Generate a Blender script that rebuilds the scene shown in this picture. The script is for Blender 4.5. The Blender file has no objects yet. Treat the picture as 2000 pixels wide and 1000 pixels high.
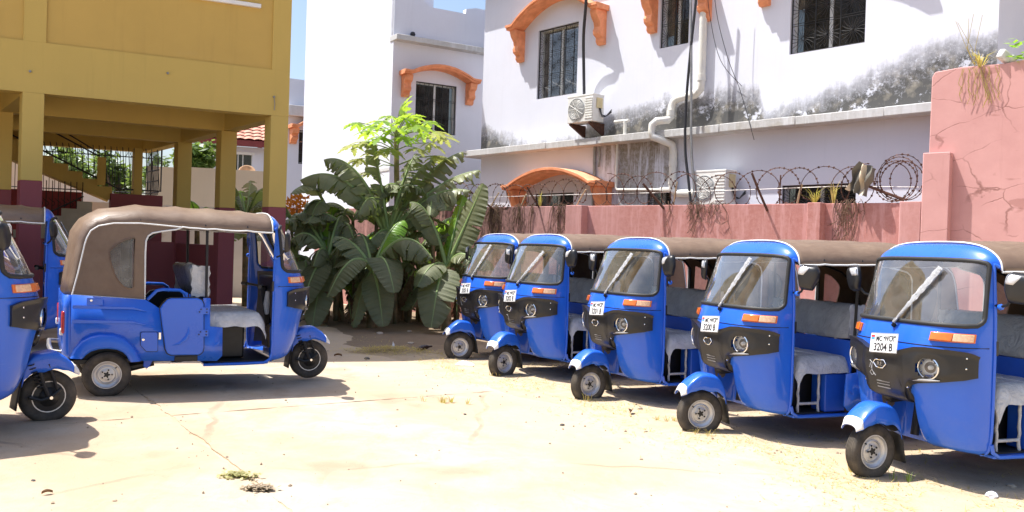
import bpy, bmesh, math, random
from mathutils import Vector, Matrix, noise as mnoise
random.seed(7)
R = math.radians
sc = bpy.context.scene
C = sc.collection

# ------------------------------------------------------------------ camera
F_PX, PITCH, ROLL, CAM_H = 1685.06, 0.0081963, 0.0315417, 1.52616      # in a 2000 px wide frame
cam_d = bpy.data.cameras.new('camera'); cam = bpy.data.objects.new('camera', cam_d); C.objects.link(cam)
cam_d.sensor_width = 36.0; cam_d.lens = F_PX / 2000 * 36.0
cam_d.clip_start = 0.1; cam_d.clip_end = 2000
cam.location = (0, 0, CAM_H)
cam.rotation_euler = (Matrix.Rotation(math.pi/2 - PITCH, 4, 'X') @ Matrix.Rotation(ROLL, 4, 'Z')).to_euler()
sc.camera = cam
cam_d.dof.use_dof = False

# ------------------------------------------------------------------ sky, sun, exposure
SUN_AZ, SUN_EL = 172.0, 66.0                     # degrees: azimuth counted from +X towards +Y
wd = bpy.data.worlds.new('World'); sc.world = wd; wd.use_nodes = True
wn = wd.node_tree; wn.nodes.clear()
sky = wn.nodes.new('ShaderNodeTexSky'); sky.sky_type = 'NISHITA'; sky.sun_disc = False
sky.sun_elevation = R(SUN_EL); sky.sun_rotation = R(90 - SUN_AZ)
sky.air_density = 1.0; sky.dust_density = 3.0; sky.ozone_density = 2.0
bg = wn.nodes.new('ShaderNodeBackground'); bg.inputs[1].default_value = 0.148
wo = wn.nodes.new('ShaderNodeOutputWorld')
wn.links.new(sky.outputs[0], bg.inputs[0]); wn.links.new(bg.outputs[0], wo.inputs[0])
sun_d = bpy.data.lights.new('sun', 'SUN'); sun_d.energy = 5.0; sun_d.angle = R(0.53); sun_d.color = (1.0, 0.975, 0.93)
sun = bpy.data.objects.new('sun', sun_d); C.objects.link(sun)
sdir = Vector((math.cos(R(SUN_EL))*math.cos(R(SUN_AZ)), math.cos(R(SUN_EL))*math.sin(R(SUN_AZ)), math.sin(R(SUN_EL))))
sun.rotation_euler = sdir.to_track_quat('Z', 'Y').to_euler(); sun.location = sdir*60
sc.view_settings.view_transform = 'Standard'; sc.view_settings.look = 'None'
sc.view_settings.exposure = 0.66; sc.view_settings.gamma = 1.0; sc.view_settings.use_curve_mapping = False
sc.render.engine = 'CYCLES'
sc.cycles.use_denoising = True
sc.cycles.max_bounces = 8; sc.cycles.diffuse_bounces = 4; sc.cycles.glossy_bounces = 4
sc.cycles.transparent_max_bounces = 12; sc.cycles.transmission_bounces = 6
sc.cycles.sample_clamp_indirect = 6.0
sc.cycles.caustics_reflective = False; sc.cycles.caustics_refractive = False

# ------------------------------------------------------------------ helpers
def at(px, py, Y):
    """the point seen at pixel (px, py) of the 2000x1000 photograph, at depth Y"""
    X, V = px - 1000.0, py - 500.0
    cr, sr = math.cos(ROLL), math.sin(ROLL)
    x, y = cr*X + sr*V, -sr*X + cr*V
    c, s = math.cos(PITCH), math.sin(PITCH)
    d, u = F_PX, -y
    r = Vector((x, c*d + s*u, -s*d + c*u))
    return Vector((0, 0, CAM_H)) + r*(Y/r.y)

def ground_z(x, y=0):
    return 0.012 - 0.023*max(-14, min(14, x))

class MB:
    def __init__(s): s.v = []; s.f = []
    def add(s, vs, fs):
        k = len(s.v); s.v += [tuple(p) for p in vs]; s.f += [tuple(i + k for i in f) for f in fs]; return s
    def box(s, c, d, M=None):
        hx, hy, hz = d[0]/2, d[1]/2, d[2]/2
        vs = [Vector((x*hx, y*hy, z*hz)) for z in (-1, 1) for y in (-1, 1) for x in (-1, 1)]
        if M is not None: vs = [M @ p for p in vs]
        vs = [p + Vector(c) for p in vs]
        return s.add(vs, [(0, 2, 3, 1), (4, 5, 7, 6), (0, 1, 5, 4), (2, 6, 7, 3), (0, 4, 6, 2), (1, 3, 7, 5)])
    def rng(s, x0, x1, y0, y1, z0, z1):
        return s.box(((x0+x1)/2, (y0+y1)/2, (z0+z1)/2), (abs(x1-x0), abs(y1-y0), abs(z1-z0)))
    def tube(s, pts, r, n=8, closed=False, caps=True):
        pts = [Vector(p) for p in pts]; m = len(pts)
        rs = r if isinstance(r, (list, tuple)) else [r]*m
        ref = None; k0 = len(s.v)
        for i, p in enumerate(pts):
            a = pts[i-1] if (i > 0 or closed) else p
            b = pts[(i+1) % m] if (i < m-1 or closed) else p
            t = (b - a)
            t = t.normalized() if t.length > 1e-9 else Vector((0, 0, 1))
            if ref is None:
                ref = Vector((0, 0, 1)) if abs(t.z) < 0.9 else Vector((1, 0, 0))
            u = (ref - t*ref.dot(t))
            if u.length < 1e-6: u = t.orthogonal()
            u.normalize(); w = t.cross(u); ref = u
            for j in range(n):
                q = 2*math.pi*j/n
                s.v.append(tuple(p + (u*math.cos(q) + w*math.sin(q))*rs[i]))
        for i in range(m if closed else m-1):
            for j in range(n):
                a0, a1 = k0 + i*n + j, k0 + i*n + (j+1) % n
                b0, b1 = k0 + ((i+1) % m)*n + j, k0 + ((i+1) % m)*n + (j+1) % n
                s.f.append((a0, a1, b1, b0))
        if caps and not closed:
            s.f.append(tuple(k0 + j for j in reversed(range(n))))
            s.f.append(tuple(k0 + (m-1)*n + j for j in range(n)))
        return s
    def lathe(s, prof, o=(0, 0, 0), axis=(0, 1, 0), n=24):
        ax = Vector(axis).normalized(); u = ax.orthogonal().normalized(); w = ax.cross(u); o = Vector(o); k0 = len(s.v)
        for (r, h) in prof:
            for j in range(n):
                q = 2*math.pi*j/n
                s.v.append(tuple(o + ax*h + (u*math.cos(q) + w*math.sin(q))*r))
        for i in range(len(prof)-1):
            for j in range(n):
                s.f.append((k0 + i*n + j, k0 + i*n + (j+1) % n, k0 + (i+1)*n + (j+1) % n, k0 + (i+1)*n + j))
        return s
    def grid(s, fn, us, vs):
        k0 = len(s.v); nu, nv = len(us), len(vs)
        for v in vs:
            for u in us: s.v.append(tuple(fn(u, v)))
        for j in range(nv-1):
            for i in range(nu-1):
                s.f.append((k0 + j*nu + i, k0 + j*nu + i+1, k0 + (j+1)*nu + i+1, k0 + (j+1)*nu + i))
        return s
    def prism(s, poly, base, e1, e2, off):
        """2D polygon in the plane base + a e1 + b e2, swept by off"""
        base, e1, e2, off = Vector(base), Vector(e1), Vector(e2), Vector(off); n = len(poly); k = len(s.v)
        for q in (Vector((0, 0, 0)), off):
            for a, b in poly: s.v.append(tuple(base + e1*a + e2*b + q))
        s.f.append(tuple(k + i for i in range(n))); s.f.append(tuple(k + n + i for i in reversed(range(n))))
        for i in range(n): s.f.append((k + i, k + n + i, k + n + (i+1) % n, k + (i+1) % n))
        return s
    def filled(s, outer, holes, fn):
        """flat polygon with holes, triangulated, mapped by fn(a, b)"""
        bm = bmesh.new(); es = []
        for loop in [outer] + list(holes):
            vs = [bm.verts.new((a, b, 0)) for a, b in loop]
            for i in range(len(vs)): es.append(bm.edges.new((vs[i], vs[(i+1) % len(vs)])))
        bmesh.ops.triangle_fill(bm, use_beauty=True, use_dissolve=False, edges=es)
        bm.verts.index_update()
        s.add([fn(v.co.x, v.co.y) for v in bm.verts], [tuple(v.index for v in f.verts) for f in bm.faces]); bm.free(); return s
    def mesh(s, name, mat=None, angle=35, recalc=True):
        me = bpy.data.meshes.new(name); me.from_pydata(s.v, [], s.f); me.validate()
        if recalc:
            bm = bmesh.new(); bm.from_mesh(me); bmesh.ops.recalc_face_normals(bm, faces=bm.faces); bm.to_mesh(me); bm.free()
        if angle:
            me.polygons.foreach_set('use_smooth', [True]*len(me.polygons)); me.set_sharp_from_angle(angle=R(angle))
        if mat: me.materials.append(mat)
        me.update(); return me
    def build(s, name, mat=None, parent=None, angle=35, bevel=0, solid=0, recalc=True, seg=2, off=-1):
        o = bpy.data.objects.new(name, s.mesh(name, mat, angle, recalc)); C.objects.link(o)
        if parent is not None: o.parent = parent
        if solid:
            m = o.modifiers.new('solid', 'SOLIDIFY'); m.thickness = solid; m.offset = off
        if bevel:
            m = o.modifiers.new('bevel', 'BEVEL'); m.width = bevel; m.segments = seg; m.limit_method = 'ANGLE'; m.angle_limit = R(40)
            m.harden_normals = False
        return o

def thing(name, label, cat, loc=(0, 0, 0), rz=0, group=None):
    o = bpy.data.objects.new(name, None); C.objects.link(o); o.empty_display_size = 0.2
    o.location = loc; o.rotation_euler = (0, 0, rz); o['label'] = label; o['category'] = cat
    if group: o['group'] = group
    return o
def tag(o, label, cat, group=None):
    o['label'] = label; o['category'] = cat
    if group: o['group'] = group
    return o
def struct(o): o['kind'] = 'structure'; return o
def copy_tree(o, parent=None):
    c = o.copy(); C.objects.link(c); c.parent = parent
    for ch in list(o.children): copy_tree(ch, c)
    return c
def reuse(me, name, parent=None, loc=(0, 0, 0), rot=(0, 0, 0), scale=(1, 1, 1)):
    o = bpy.data.objects.new(name, me); C.objects.link(o); o.parent = parent
    o.location = loc; o.rotation_euler = rot; o.scale = scale; return o
def text_mesh(txt, size, ext=0.0015, sx=1.0, align='CENTER', bold=0.0):
    cu = bpy.data.curves.new('t', 'FONT'); cu.body = txt; cu.size = size; cu.extrude = ext; cu.align_x = align; cu.resolution_u = 3; cu.offset = bold
    o = bpy.data.objects.new('t', cu); C.objects.link(o)
    me = bpy.data.meshes.new_from_object(o.evaluated_get(bpy.context.evaluated_depsgraph_get()))
    bpy.data.objects.remove(o)
    for v in me.vertices: v.co.x *= sx
    return me
def catmull(keys, t):
    """keys: sorted list of (t, values...)"""
    n = len(keys)
    if t <= keys[0][0]: return keys[0][1:]
    if t >= keys[-1][0]: return keys[-1][1:]
    i = max(k for k in range(n-1) if keys[k][0] <= t)
    a, b = keys[i], keys[i+1]; h = b[0]-a[0]; s = (t-a[0])/h
    out = []
    for c in range(1, len(a)):
        def slope(k):
            if k <= 0 or k >= n-1:
                k2 = min(max(k, 0), n-2); return (keys[k2+1][c]-keys[k2][c])/(keys[k2+1][0]-keys[k2][0])
            d0 = (keys[k][c]-keys[k-1][c])/(keys[k][0]-keys[k-1][0]); d1 = (keys[k+1][c]-keys[k][c])/(keys[k+1][0]-keys[k][0])
            return 0 if d0*d1 <= 0 else 2*d0*d1/(d0+d1)
        m0, m1 = slope(i)*h, slope(i+1)*h
        out.append((2*s**3-3*s*s+1)*a[c] + (s**3-2*s*s+s)*m0 + (-2*s**3+3*s*s)*b[c] + (s**3-s*s)*m1)
    return tuple(out)
def lerp_tab(tab, x):
    if x <= tab[0][0]: return tab[0][1]
    for (a, b), (c, d) in zip(tab, tab[1:]):
        if x <= c: return b + (d-b)*(x-a)/(c-a)
    return tab[-1][1]
def smooth(a, b, x):
    t = max(0, min(1, (x-a)/(b-a))); return t*t*(3-2*t)

# ------------------------------------------------------------------ materials
class NT:
    def __init__(s, name):
        s.m = bpy.data.materials.new(name); s.m.use_nodes = True; s.t = s.m.node_tree; s.n = s.t.nodes; s.n.clear()
        s.out = s.n.new('ShaderNodeOutputMaterial'); s.tc = s.n.new('ShaderNodeTexCoord')
    def new(s, ty, **kw):
        x = s.n.new(ty)
        for k, v in kw.items(): setattr(x, k, v)
        return x
    def lk(s, a, b): s.t.links.new(a, b)
    def noise(s, scale, detail=4, rough=0.6, vec=None, dist=0.0):
        x = s.new('ShaderNodeTexNoise'); x.inputs['Scale'].default_value = scale; x.inputs['Detail'].default_value = detail
        x.inputs['Roughness'].default_value = rough; x.inputs['Distortion'].default_value = dist
        s.lk(vec if vec is not None else s.tc.outputs['Object'], x.inputs['Vector']); return x.outputs['Fac']
    def mapv(s, scale=(1, 1, 1), loc=(0, 0, 0), rot=(0, 0, 0)):
        x = s.new('ShaderNodeMapping'); x.inputs['Scale'].default_value = scale; x.inputs['Location'].default_value = loc; x.inputs['Rotation'].default_value = rot
        s.lk(s.tc.outputs['Object'], x.inputs['Vector']); return x.outputs[0]
    def val(s, v):
        x = s.new('ShaderNodeValue'); x.outputs[0].default_value = v; return x.outputs[0]
    def ramp(s, fac, stops, interp='LINEAR'):
        x = s.new('ShaderNodeValToRGB'); x.color_ramp.interpolation = interp; e = x.color_ramp.elements
        while len(e) < len(stops): e.new(0.5)
        for el, (p, c) in zip(e, stops):
            el.position = p; el.color = (c, c, c, 1) if not isinstance(c, (tuple, list)) else (*c[:3], 1)
        s.lk(fac, x.inputs[0]); return x.outputs[0]
    def math(s, op, a, b=None, clamp=False):
        x = s.new('ShaderNodeMath', operation=op, use_clamp=clamp)
        for i, q in enumerate((a, b)):
            if q is None: continue
            if isinstance(q, (int, float)): x.inputs[i].default_value = q
            else: s.lk(q, x.inputs[i])
        return x.outputs[0]
    def mix(s, fac, a, b, blend='MIX'):
        x = s.new('ShaderNodeMix', data_type='RGBA', blend_type=blend)
        for sock, q in ((x.inputs[0], fac), (x.inputs[6], a), (x.inputs[7], b)):
            if isinstance(q, (int, float)): sock.default_value = q
            elif isinstance(q, (tuple, list)): sock.default_value = (*q[:3], 1)
            else: s.lk(q, sock)
        return x.outputs[2]
    def sep(s, vec=None):
        x = s.new('ShaderNodeSeparateXYZ'); s.lk(vec if vec is not None else s.tc.outputs['Object'], x.inputs[0]); return x.outputs
    def bsdf(s, col, rough=0.6, metal=0.0, coat=0.0, spec=0.5, alpha=None, normal=None, trans=0.0, sheen=0.0):
        x = s.new('ShaderNodeBsdfPrincipled'); I = x.inputs
        for k, v in (('Base Color', col), ('Roughness', rough), ('Metallic', metal), ('Coat Weight', coat), ('Specular IOR Level', spec), ('Transmission Weight', trans), ('Sheen Weight', sheen)):
            if isinstance(v, (int, float)): I[k].default_value = v
            elif isinstance(v, (tuple, list)): I[k].default_value = (*v[:3], 1)
            else: s.lk(v, I[k])
        if coat: I['Coat Roughness'].default_value = 0.06
        if normal is not None: s.lk(normal, I['Normal'])
        return x.outputs[0]
    def bump(s, h, strength=0.3, dist=0.02):
        x = s.new('ShaderNodeBump'); x.inputs['Strength'].default_value = strength; x.inputs['Distance'].default_value = dist
        s.lk(h, x.inputs['Height']); return x.outputs[0]
    def done(s, sh): s.lk(sh, s.out.inputs[0]); return s.m

def M(name, col, rough=0.6, metal=0.0, var=0.12, scale=4.0, bump=0.0, bscale=30.0, coat=0.0, spec=0.5, rvar=0.0, tint=None, bdist=0.01):
    t = NT(name); n = t.noise(scale, 5, 0.6)
    lo = tuple(c*(1-var) for c in col); hi = tuple(min(1, c*(1+var)) for c in (tint or col))
    c = t.ramp(n, [(0.3, lo), (0.7, hi)])
    rg = rough
    if rvar: rg = t.math('ADD', t.math('MULTIPLY', t.noise(scale*2.3, 4), rvar), rough - rvar/2, True)
    nm = t.bump(t.noise(bscale, 4), bump, bdist) if bump else None
    return t.done(t.bsdf(c, rg, metal, coat, spec, normal=nm))

def glass_mat(name, tint, refl=0.9, rough=0.03, dirt_sheen=0.06):
    t = NT(name)
    tr = t.new('ShaderNodeBsdfTransparent'); tr.inputs[0].default_value = (*tint, 1)
    gl = t.new('ShaderNodeBsdfGlossy'); gl.inputs['Roughness'].default_value = rough; gl.inputs[0].default_value = (0.95, 0.97, 1, 1)
    fr = t.new('ShaderNodeFresnel'); fr.inputs[0].default_value = 1.5
    mx = t.new('ShaderNodeMixShader'); t.lk(t.math('MULTIPLY', fr.outputs[0], refl, True), mx.inputs[0]); t.lk(tr.outputs[0], mx.inputs[1]); t.lk(gl.outputs[0], mx.inputs[2])
    df = t.new('ShaderNodeBsdfDiffuse'); df.inputs[0].default_value = (0.55, 0.54, 0.5, 1)  # pale film over the glass: grime, plus bright reflections put into the colour
    m2 = t.new('ShaderNodeMixShader'); t.lk(t.ramp(t.noise(5, 6, 0.65), [(0.35, dirt_sheen*0.4), (0.75, dirt_sheen*1.8)]), m2.inputs[0]); t.lk(mx.outputs[0], m2.inputs[1]); t.lk(df.outputs[0], m2.inputs[2])
    return t.done(m2.outputs[0])
def plastic_film(name, col=(0.72, 0.74, 0.76), clear=0.45, bscale=14.0):
    t = NT(name)
    nm = t.bump(t.noise(bscale, 5, 0.65, dist=1.2), 0.9, 0.03)
    p = t.bsdf(t.ramp(t.noise(9, 4), [(0.3, tuple(c*0.75 for c in col)), (0.7, col)]), 0.22, 0, 0.0, 0.6, normal=nm)
    tr = t.new('ShaderNodeBsdfTransparent'); tr.inputs[0].default_value = (0.95, 0.96, 0.97, 1)
    mx = t.new('ShaderNodeMixShader'); mx.inputs[0].default_value = clear; t.lk(p, mx.inputs[1]); t.lk(tr.outputs[0], mx.inputs[2])
    return t.done(mx.outputs[0])
def leaf_mat(name, c1, c2, trl=0.35, rough=0.45, tcol=None, vein=0):
    t = NT(name); oi = t.new('ShaderNodeObjectInfo')
    c = t.ramp(t.noise(2.2, 4), [(0.3, c1), (0.7, c2)])
    hs = t.new('ShaderNodeHueSaturation'); t.lk(c, hs.inputs['Color'])
    t.lk(t.math('ADD', t.math('MULTIPLY', oi.outputs['Random'], 0.5), 0.72), hs.inputs['Value'])
    nm = t.bump(t.noise(30, 3), 0.15, 0.01)
    p = t.bsdf(hs.outputs[0], rough, normal=nm, spec=0.45)
    tl = t.new('ShaderNodeBsdfTranslucent'); tc = tcol or (c2[0]*2.2, c2[1]*2.4, c2[2]*0.8); tl.inputs[0].default_value = (*[min(1, q) for q in tc], 1)
    mx = t.new('ShaderNodeMixShader'); mx.inputs[0].default_value = trl; t.lk(p, mx.inputs[1]); t.lk(tl.outputs[0], mx.inputs[2])
    return t.done(mx.outputs[0])

MT = {}
MT['reflector'] = M('lamp_reflector', (0.92, 0.92, 0.90), 0.35, 0.0, 0.05, 30, bump=0.15, bscale=45)
t = NT('blue_paint'); zz = t.sep()[2]
cb = t.ramp(t.noise(1.5, 4), [(0.3, (0.016, 0.120, 0.64)), (0.7, (0.022, 0.140, 0.70))])
du = t.math('MULTIPLY', t.ramp(t.noise(7, 7, 0.75), [(0.45, 0.0), (0.75, 1.0)]), t.ramp(zz, [(0.0, 0.55), (0.55, 0.16), (1.0, 0.05)]))
cb = t.mix(t.math('MULTIPLY', du, 0.22), cb, (0.45, 0.36, 0.25))
sc_ = t.ramp(t.noise(1.0, 2, 0.5, t.mapv((3, 3, 90), (0, 0, 0), (0.4, 0.2, 0))), [(0.72, 0.0), (0.74, 0.12)])
cb = t.mix(sc_, cb, (0.2, 0.35, 0.75))
MT['blue'] = t.done(t.bsdf(cb, t.math('ADD', t.ramp(t.noise(3, 5), [(0.3, 0.24), (0.7, 0.36)]), t.math('MULTIPLY', du, 0.5)), 0, 0.6, 0.30, normal=t.bump(t.noise(2.6, 2), 0.05, 0.05)))
MT['blue_sat'] = M('blue_paint_inner', (0.012, 0.085, 0.50), 0.42, 0, 0.1, 4, coat=0.2)
MT['black_pl'] = M('black_plastic', (0.016, 0.016, 0.017), 0.36, 0, 0.2, 7, bump=0.06, bscale=260, rvar=0.12)
MT['black_mt'] = M('black_metal', (0.018, 0.018, 0.019), 0.45, 0.2, 0.25, 8)
MT['rubber'] = M('rubber', (0.02, 0.02, 0.02), 0.6, 0, 0.2, 12)
MT['tyre'] = M('tyre_rubber', (0.028, 0.026, 0.024), 0.75, 0, 0.35, 9, bump=0.1, bscale=60, tint=(0.075, 0.062, 0.048))
MT['rim'] = M('rim_silver', (0.56, 0.56, 0.57), 0.35, 0.55, 0.12, 9, rvar=0.15)
MT['chrome'] = M('chrome', (0.85, 0.85, 0.86), 0.09, 1.0, 0.03, 6)
MT['steel'] = M('dull_steel', (0.33, 0.32, 0.31), 0.45, 0.8, 0.2, 8)
t = NT('brown_canvas')
cv = t.ramp(t.noise(4, 6, 0.65), [(0.3, (0.140, 0.088, 0.058)), (0.7, (0.205, 0.138, 0.092))])
cv = t.mix(t.ramp(t.noise(1.7, 5, 0.7), [(0.5, 0.0), (0.75, 0.35)]), cv, (0.29, 0.215, 0.15))
hc = t.math('ADD', t.math('MULTIPLY', t.noise(3.0, 4, 0.55, t.mapv((1.0, 3.2, 1.6)), 0.8), 1.0), t.math('MULTIPLY', t.noise(120, 2), 0.06))
MT['canvas'] = t.done(t.bsdf(cv, t.ramp(t.noise(7, 4), [(0.3, 0.40), (0.7, 0.58)]), normal=t.bump(hc, 0.28, 0.03)))
MT['canvas_in'] = M('brown_canvas_inside', (0.17, 0.12, 0.09), 0.8, 0, 0.15, 5)
MT['piping'] = M('white_piping', (0.78, 0.78, 0.76), 0.5, 0, 0.05, 9)
MT['amber'] = M('amber_lens', (0.72, 0.16, 0.015), 0.15, 0, 0.1, 40, coat=0.6)
MT['clearl'] = M('pale_lens', (0.80, 0.50, 0.30), 0.15, 0, 0.2, 60, coat=0.6)
MT['redl'] = M('red_lens', (0.45, 0.01, 0.015), 0.15, 0, 0.1, 40, coat=0.6)
MT['white'] = M('white_paint', (0.80, 0.80, 0.79), 0.4, 0, 0.04, 8)
MT['plate'] = M('plate_white', (0.80, 0.80, 0.80), 0.35, 0, 0.03, 8)
MT['ink'] = M('plate_ink', (0.02, 0.02, 0.025), 0.5, 0, 0.05, 8)
MT['flag_r'] = M('plate_red', (0.6, 0.04, 0.05), 0.5); MT['flag_b'] = M('plate_blue', (0.06, 0.3, 0.6), 0.5)
MT['glass'] = glass_mat('windscreen_glass', (0.90, 0.95, 0.92), 3.4, 0.02, 0.10)  # film strength also stands in for bright reflections on the windscreen
MT['film_win'] = glass_mat('clear_vinyl', (0.62, 0.62, 0.6), 0.8, 0.12, 0.22)
MT['lensglass'] = glass_mat('headlamp_glass', (0.97, 0.97, 0.97), 1.0, 0.02, 0.02)
MT['film'] = plastic_film('wrap_film', (0.76, 0.765, 0.775), 0.14)
MT['film_grey'] = plastic_film('seat_wrap_film', (0.40, 0.41, 0.42), 0.05, 7.0)
MT['film_clear'] = plastic_film('wiper_sleeve_film', (0.78, 0.79, 0.82), 0.35, 40.0)
MT['brownpl'] = M('brown_lining', (0.15, 0.115, 0.085), 0.55, 0, 0.15, 4)
MT['silverwrap'] = M('mirror_wrap', (0.62, 0.63, 0.66), 0.2, 0.3, 0.15, 20, bump=0.3, bscale=40)
# ------------------------------------------------------------------ ground
EDGE = [(-4.6, 17.6), (-3.29, 15.57), (-2.75, 13.9), (-2.1, 12.05), (-1.5, 11.3), (-0.95, 10.6), (-0.67, 9.98), (0.05, 8.9), (0.66, 8.4),
        (1.16, 7.2), (1.97, 6.3), (2.25, 5.7), (2.65, 5.15), (3.4, 4.0), (4.6, 1.5)]
def edge_sd(x, y):
    """signed distance from the ragged edge of the concrete: positive on the soil side (right)"""
    best = 1e9; sg = 1
    for (ax, ay), (bx, by) in zip(EDGE, EDGE[1:]):
        dx, dy = bx-ax, by-ay; t = max(0, min(1, ((x-ax)*dx + (y-ay)*dy)/(dx*dx+dy*dy)))
        d = math.hypot(x-ax-t*dx, y-ay-t*dy)
        if d < best: best = d; sg = 1 if (dx*(y-ay) - dy*(x-ax)) > 0 else -1
    return best*sg
def soil_z(x, y):
    sd = edge_sd(x, y) if (-9 < x < 9 and 0 < y < 20) else (3 if x > 0 else -3)
    n1 = mnoise.noise((x*1.3, y*1.3, 0.3)); n2 = mnoise.noise((x*5, y*5, 4.3))
    h = max(-0.010, min(0.022, sd*0.05)) + 0.009*n1 + 0.005*n2
    if sd > 0.2: h = min(h, 0.03)
    h += 0.05*math.exp(-(((x+1.62)/0.42)**2 + ((y-11.72)/0.16)**2))
    return ground_z(x) + h
def axis(lo, hi, step, far):
    a = [lo + i*step for i in range(int((hi-lo)/step)+1)]
    b, d = a[0], step
    left = []
    while b > -far: d *= 1.5; b -= d; left.append(b)
    b, d = a[-1], step; right = []
    while b < far: d *= 1.5; b += d; right.append(b)
    return left[::-1] + a + right
mb = MB(); mb.grid(lambda x, y: (x, y, soil_z(x, y)), axis(-5.2, 6.4, 0.10, 600), axis(3.6, 17.4, 0.10, 600))
t = NT('soil')
big = t.noise(0.55, 5, 0.6); mid = t.noise(4, 6, 0.65); fine = t.noise(45, 4, 0.7)
sx = t.sep()
c = t.ramp(mid, [(0.25, (0.40, 0.30, 0.20)), (0.55, (0.53, 0.425, 0.30)), (0.8, (0.59, 0.495, 0.37))])
c = t.mix(t.ramp(big, [(0.42, 0.0), (0.6, 0.55)]), c, (0.47, 0.36, 0.235))
# dark earth by the banana plants, with the building's shade put into the colour
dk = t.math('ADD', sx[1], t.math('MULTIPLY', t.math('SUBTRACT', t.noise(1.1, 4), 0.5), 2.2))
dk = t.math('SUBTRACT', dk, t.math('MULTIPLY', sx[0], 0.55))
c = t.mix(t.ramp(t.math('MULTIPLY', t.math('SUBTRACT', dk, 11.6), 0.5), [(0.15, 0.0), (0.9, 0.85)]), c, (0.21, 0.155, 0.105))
c = t.mix(t.ramp(fine, [(0.62, 0.0), (0.8, 0.5)]), c, (0.15, 0.11, 0.07))
h = t.math('ADD', t.math('MULTIPLY', mid, 0.6), t.math('MULTIPLY', fine, 0.4))
MT['soil'] = t.done(t.bsdf(c, 0.95, spec=0.15, normal=t.bump(h, 0.7, 0.03)))
ground = struct(mb.build('ground', MT['soil'], angle=0)); ground.data.polygons.foreach_set('use_smooth', [True]*len(ground.data.polygons))

# concrete slabs with open joints between them
t = NT('yard_concrete')
n1 = t.noise(0.45, 5, 0.6); n2 = t.noise(2.2, 6, 0.7, dist=0.6); n3 = t.noise(26, 5, 0.7); n4 = t.noise(120, 3, 0.6)
c = t.ramp(n2, [(0.25, (0.37, 0.30, 0.22)), (0.5, (0.49, 0.415, 0.32)), (0.75, (0.55, 0.48, 0.385))])
c = t.mix(t.ramp(n1, [(0.40, 0.0), (0.60, 0.9)]), c, (0.45, 0.325, 0.21))
c = t.mix(t.ramp(t.noise(1.1, 3, 0.5, t.mapv((1, 1, 1), (7, 3, 0))), [(0.60, 0.0), (0.70, 0.5)]), c, (0.31, 0.225, 0.145))
c = t.mix(t.ramp(t.noise(3.3, 7, 0.75, t.mapv((1.0, 0.35, 1), (2, 5, 0), (0, 0, 0.6))), [(0.54, 0.0), (0.70, 0.5)]), c, (0.34, 0.255, 0.165))
xx = t.sep(); dsand = t.math('ADD', t.math('ADD', xx[0], t.math('MULTIPLY', xx[1], 0.78)), t.math('MULTIPLY', t.math('SUBTRACT', t.noise(0.9, 5, 0.65), 0.5), 3.4))
c = t.mix(t.ramp(t.math('MULTIPLY', t.math('SUBTRACT', dsand, 5.2), 0.4), [(0.0, 0.0), (1.0, 0.85)]), c, (0.53, 0.425, 0.30))
c = t.mix(t.ramp(n3, [(0.60, 0.0), (0.74, 0.45)]), c, (0.24, 0.185, 0.13))
vo = t.new('ShaderNodeTexVoronoi', feature='DISTANCE_TO_EDGE'); vo.inputs['Scale'].default_value = 0.33
wv = t.new('ShaderNodeMix', data_type='VECTOR'); wv.inputs[0].default_value = 0.16
nz = t.new('ShaderNodeTexNoise'); nz.inputs['Scale'].default_value = 2.4; nz.inputs['Detail'].default_value = 5; t.lk(t.tc.outputs['Object'], nz.inputs['Vector'])
t.lk(t.tc.outputs['Object'], wv.inputs[4]); t.lk(nz.outputs['Color'], wv.inputs[5]); t.lk(wv.outputs[1], vo.inputs['Vector'])
crk = t.ramp(vo.outputs[0], [(0.0, 1.0), (0.004, 0.8), (0.008, 0.0)])
crk = t.math('MULTIPLY', crk, t.ramp(t.noise(0.9, 3), [(0.45, 0.0), (0.6, 1.0)]))
c = t.mix(t.math('MULTIPLY', crk, 0.5), c, (0.22, 0.16, 0.11))
h = t.math('SUBTRACT', t.math('ADD', t.math('MULTIPLY', n3, 0.5), t.math('MULTIPLY', n4, 0.3)), crk)
MT['concrete'] = t.done(t.bsdf(c, t.ramp(n2, [(0.3, 0.9), (0.7, 0.75)]), spec=0.25, normal=t.bump(h, 0.5, 0.015)))
J0, JD = Vector((-2.76, 7.04)), Vector((2.52, -3.63)).normalized()      # the long open joint
K = Vector((1.71, 1.36)).normalized()                                    # the cross joint
def slab(pts, grow):
    cx = sum(p[0] for p in pts)/len(pts); cy = sum(p[1] for p in pts)/len(pts)
    m = MB(); n = len(pts)
    # subdivide edges so that the joint is ragged
    loop = []
    for i in range(n):
        a, b = Vector(pts[i]), Vector(pts[(i+1) % n]); L = (b-a).length; k = max(1, int(L/0.05)) if L < 16 else 1
        for j in range(k):
            q = a.lerp(b, j/k); w = mnoise.noise((q.x*3, q.y*3, 1.7))*0.03 + mnoise.noise((q.x*11, q.y*11, 5))*0.016 if L < 16 else 0
            nn = Vector((-(b-a).y, (b-a).x)).normalized(); loop.append(q + nn*w)
    m.add([(q.x, q.y, ground_z(q.x)) for q in loop] + [(q.x, q.y, ground_z(q.x)-0.12) for q in loop], [tuple(range(len(loop)))] + [(i, i+len(loop), (i+1) % len(loop)+len(loop), (i+1) % len(loop)) for i in range(len(loop))])
    return struct_child(m.build('concrete_slab', MT['concrete'], ground, angle=30))
def struct_child(o): return o
g = 0.016
def off(p, j, k):   # move off the joint lines
    nj = Vector((-JD.y, JD.x)); nk = Vector((-K.y, K.x)); q = Vector(p) + nj*g*j + nk*g*0.3*k; return (q.x, q.y)
JA = J0 - JD*14; JB = J0 + JD*9; KR = J0 + K*9; KL = J0 - K*9
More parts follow.
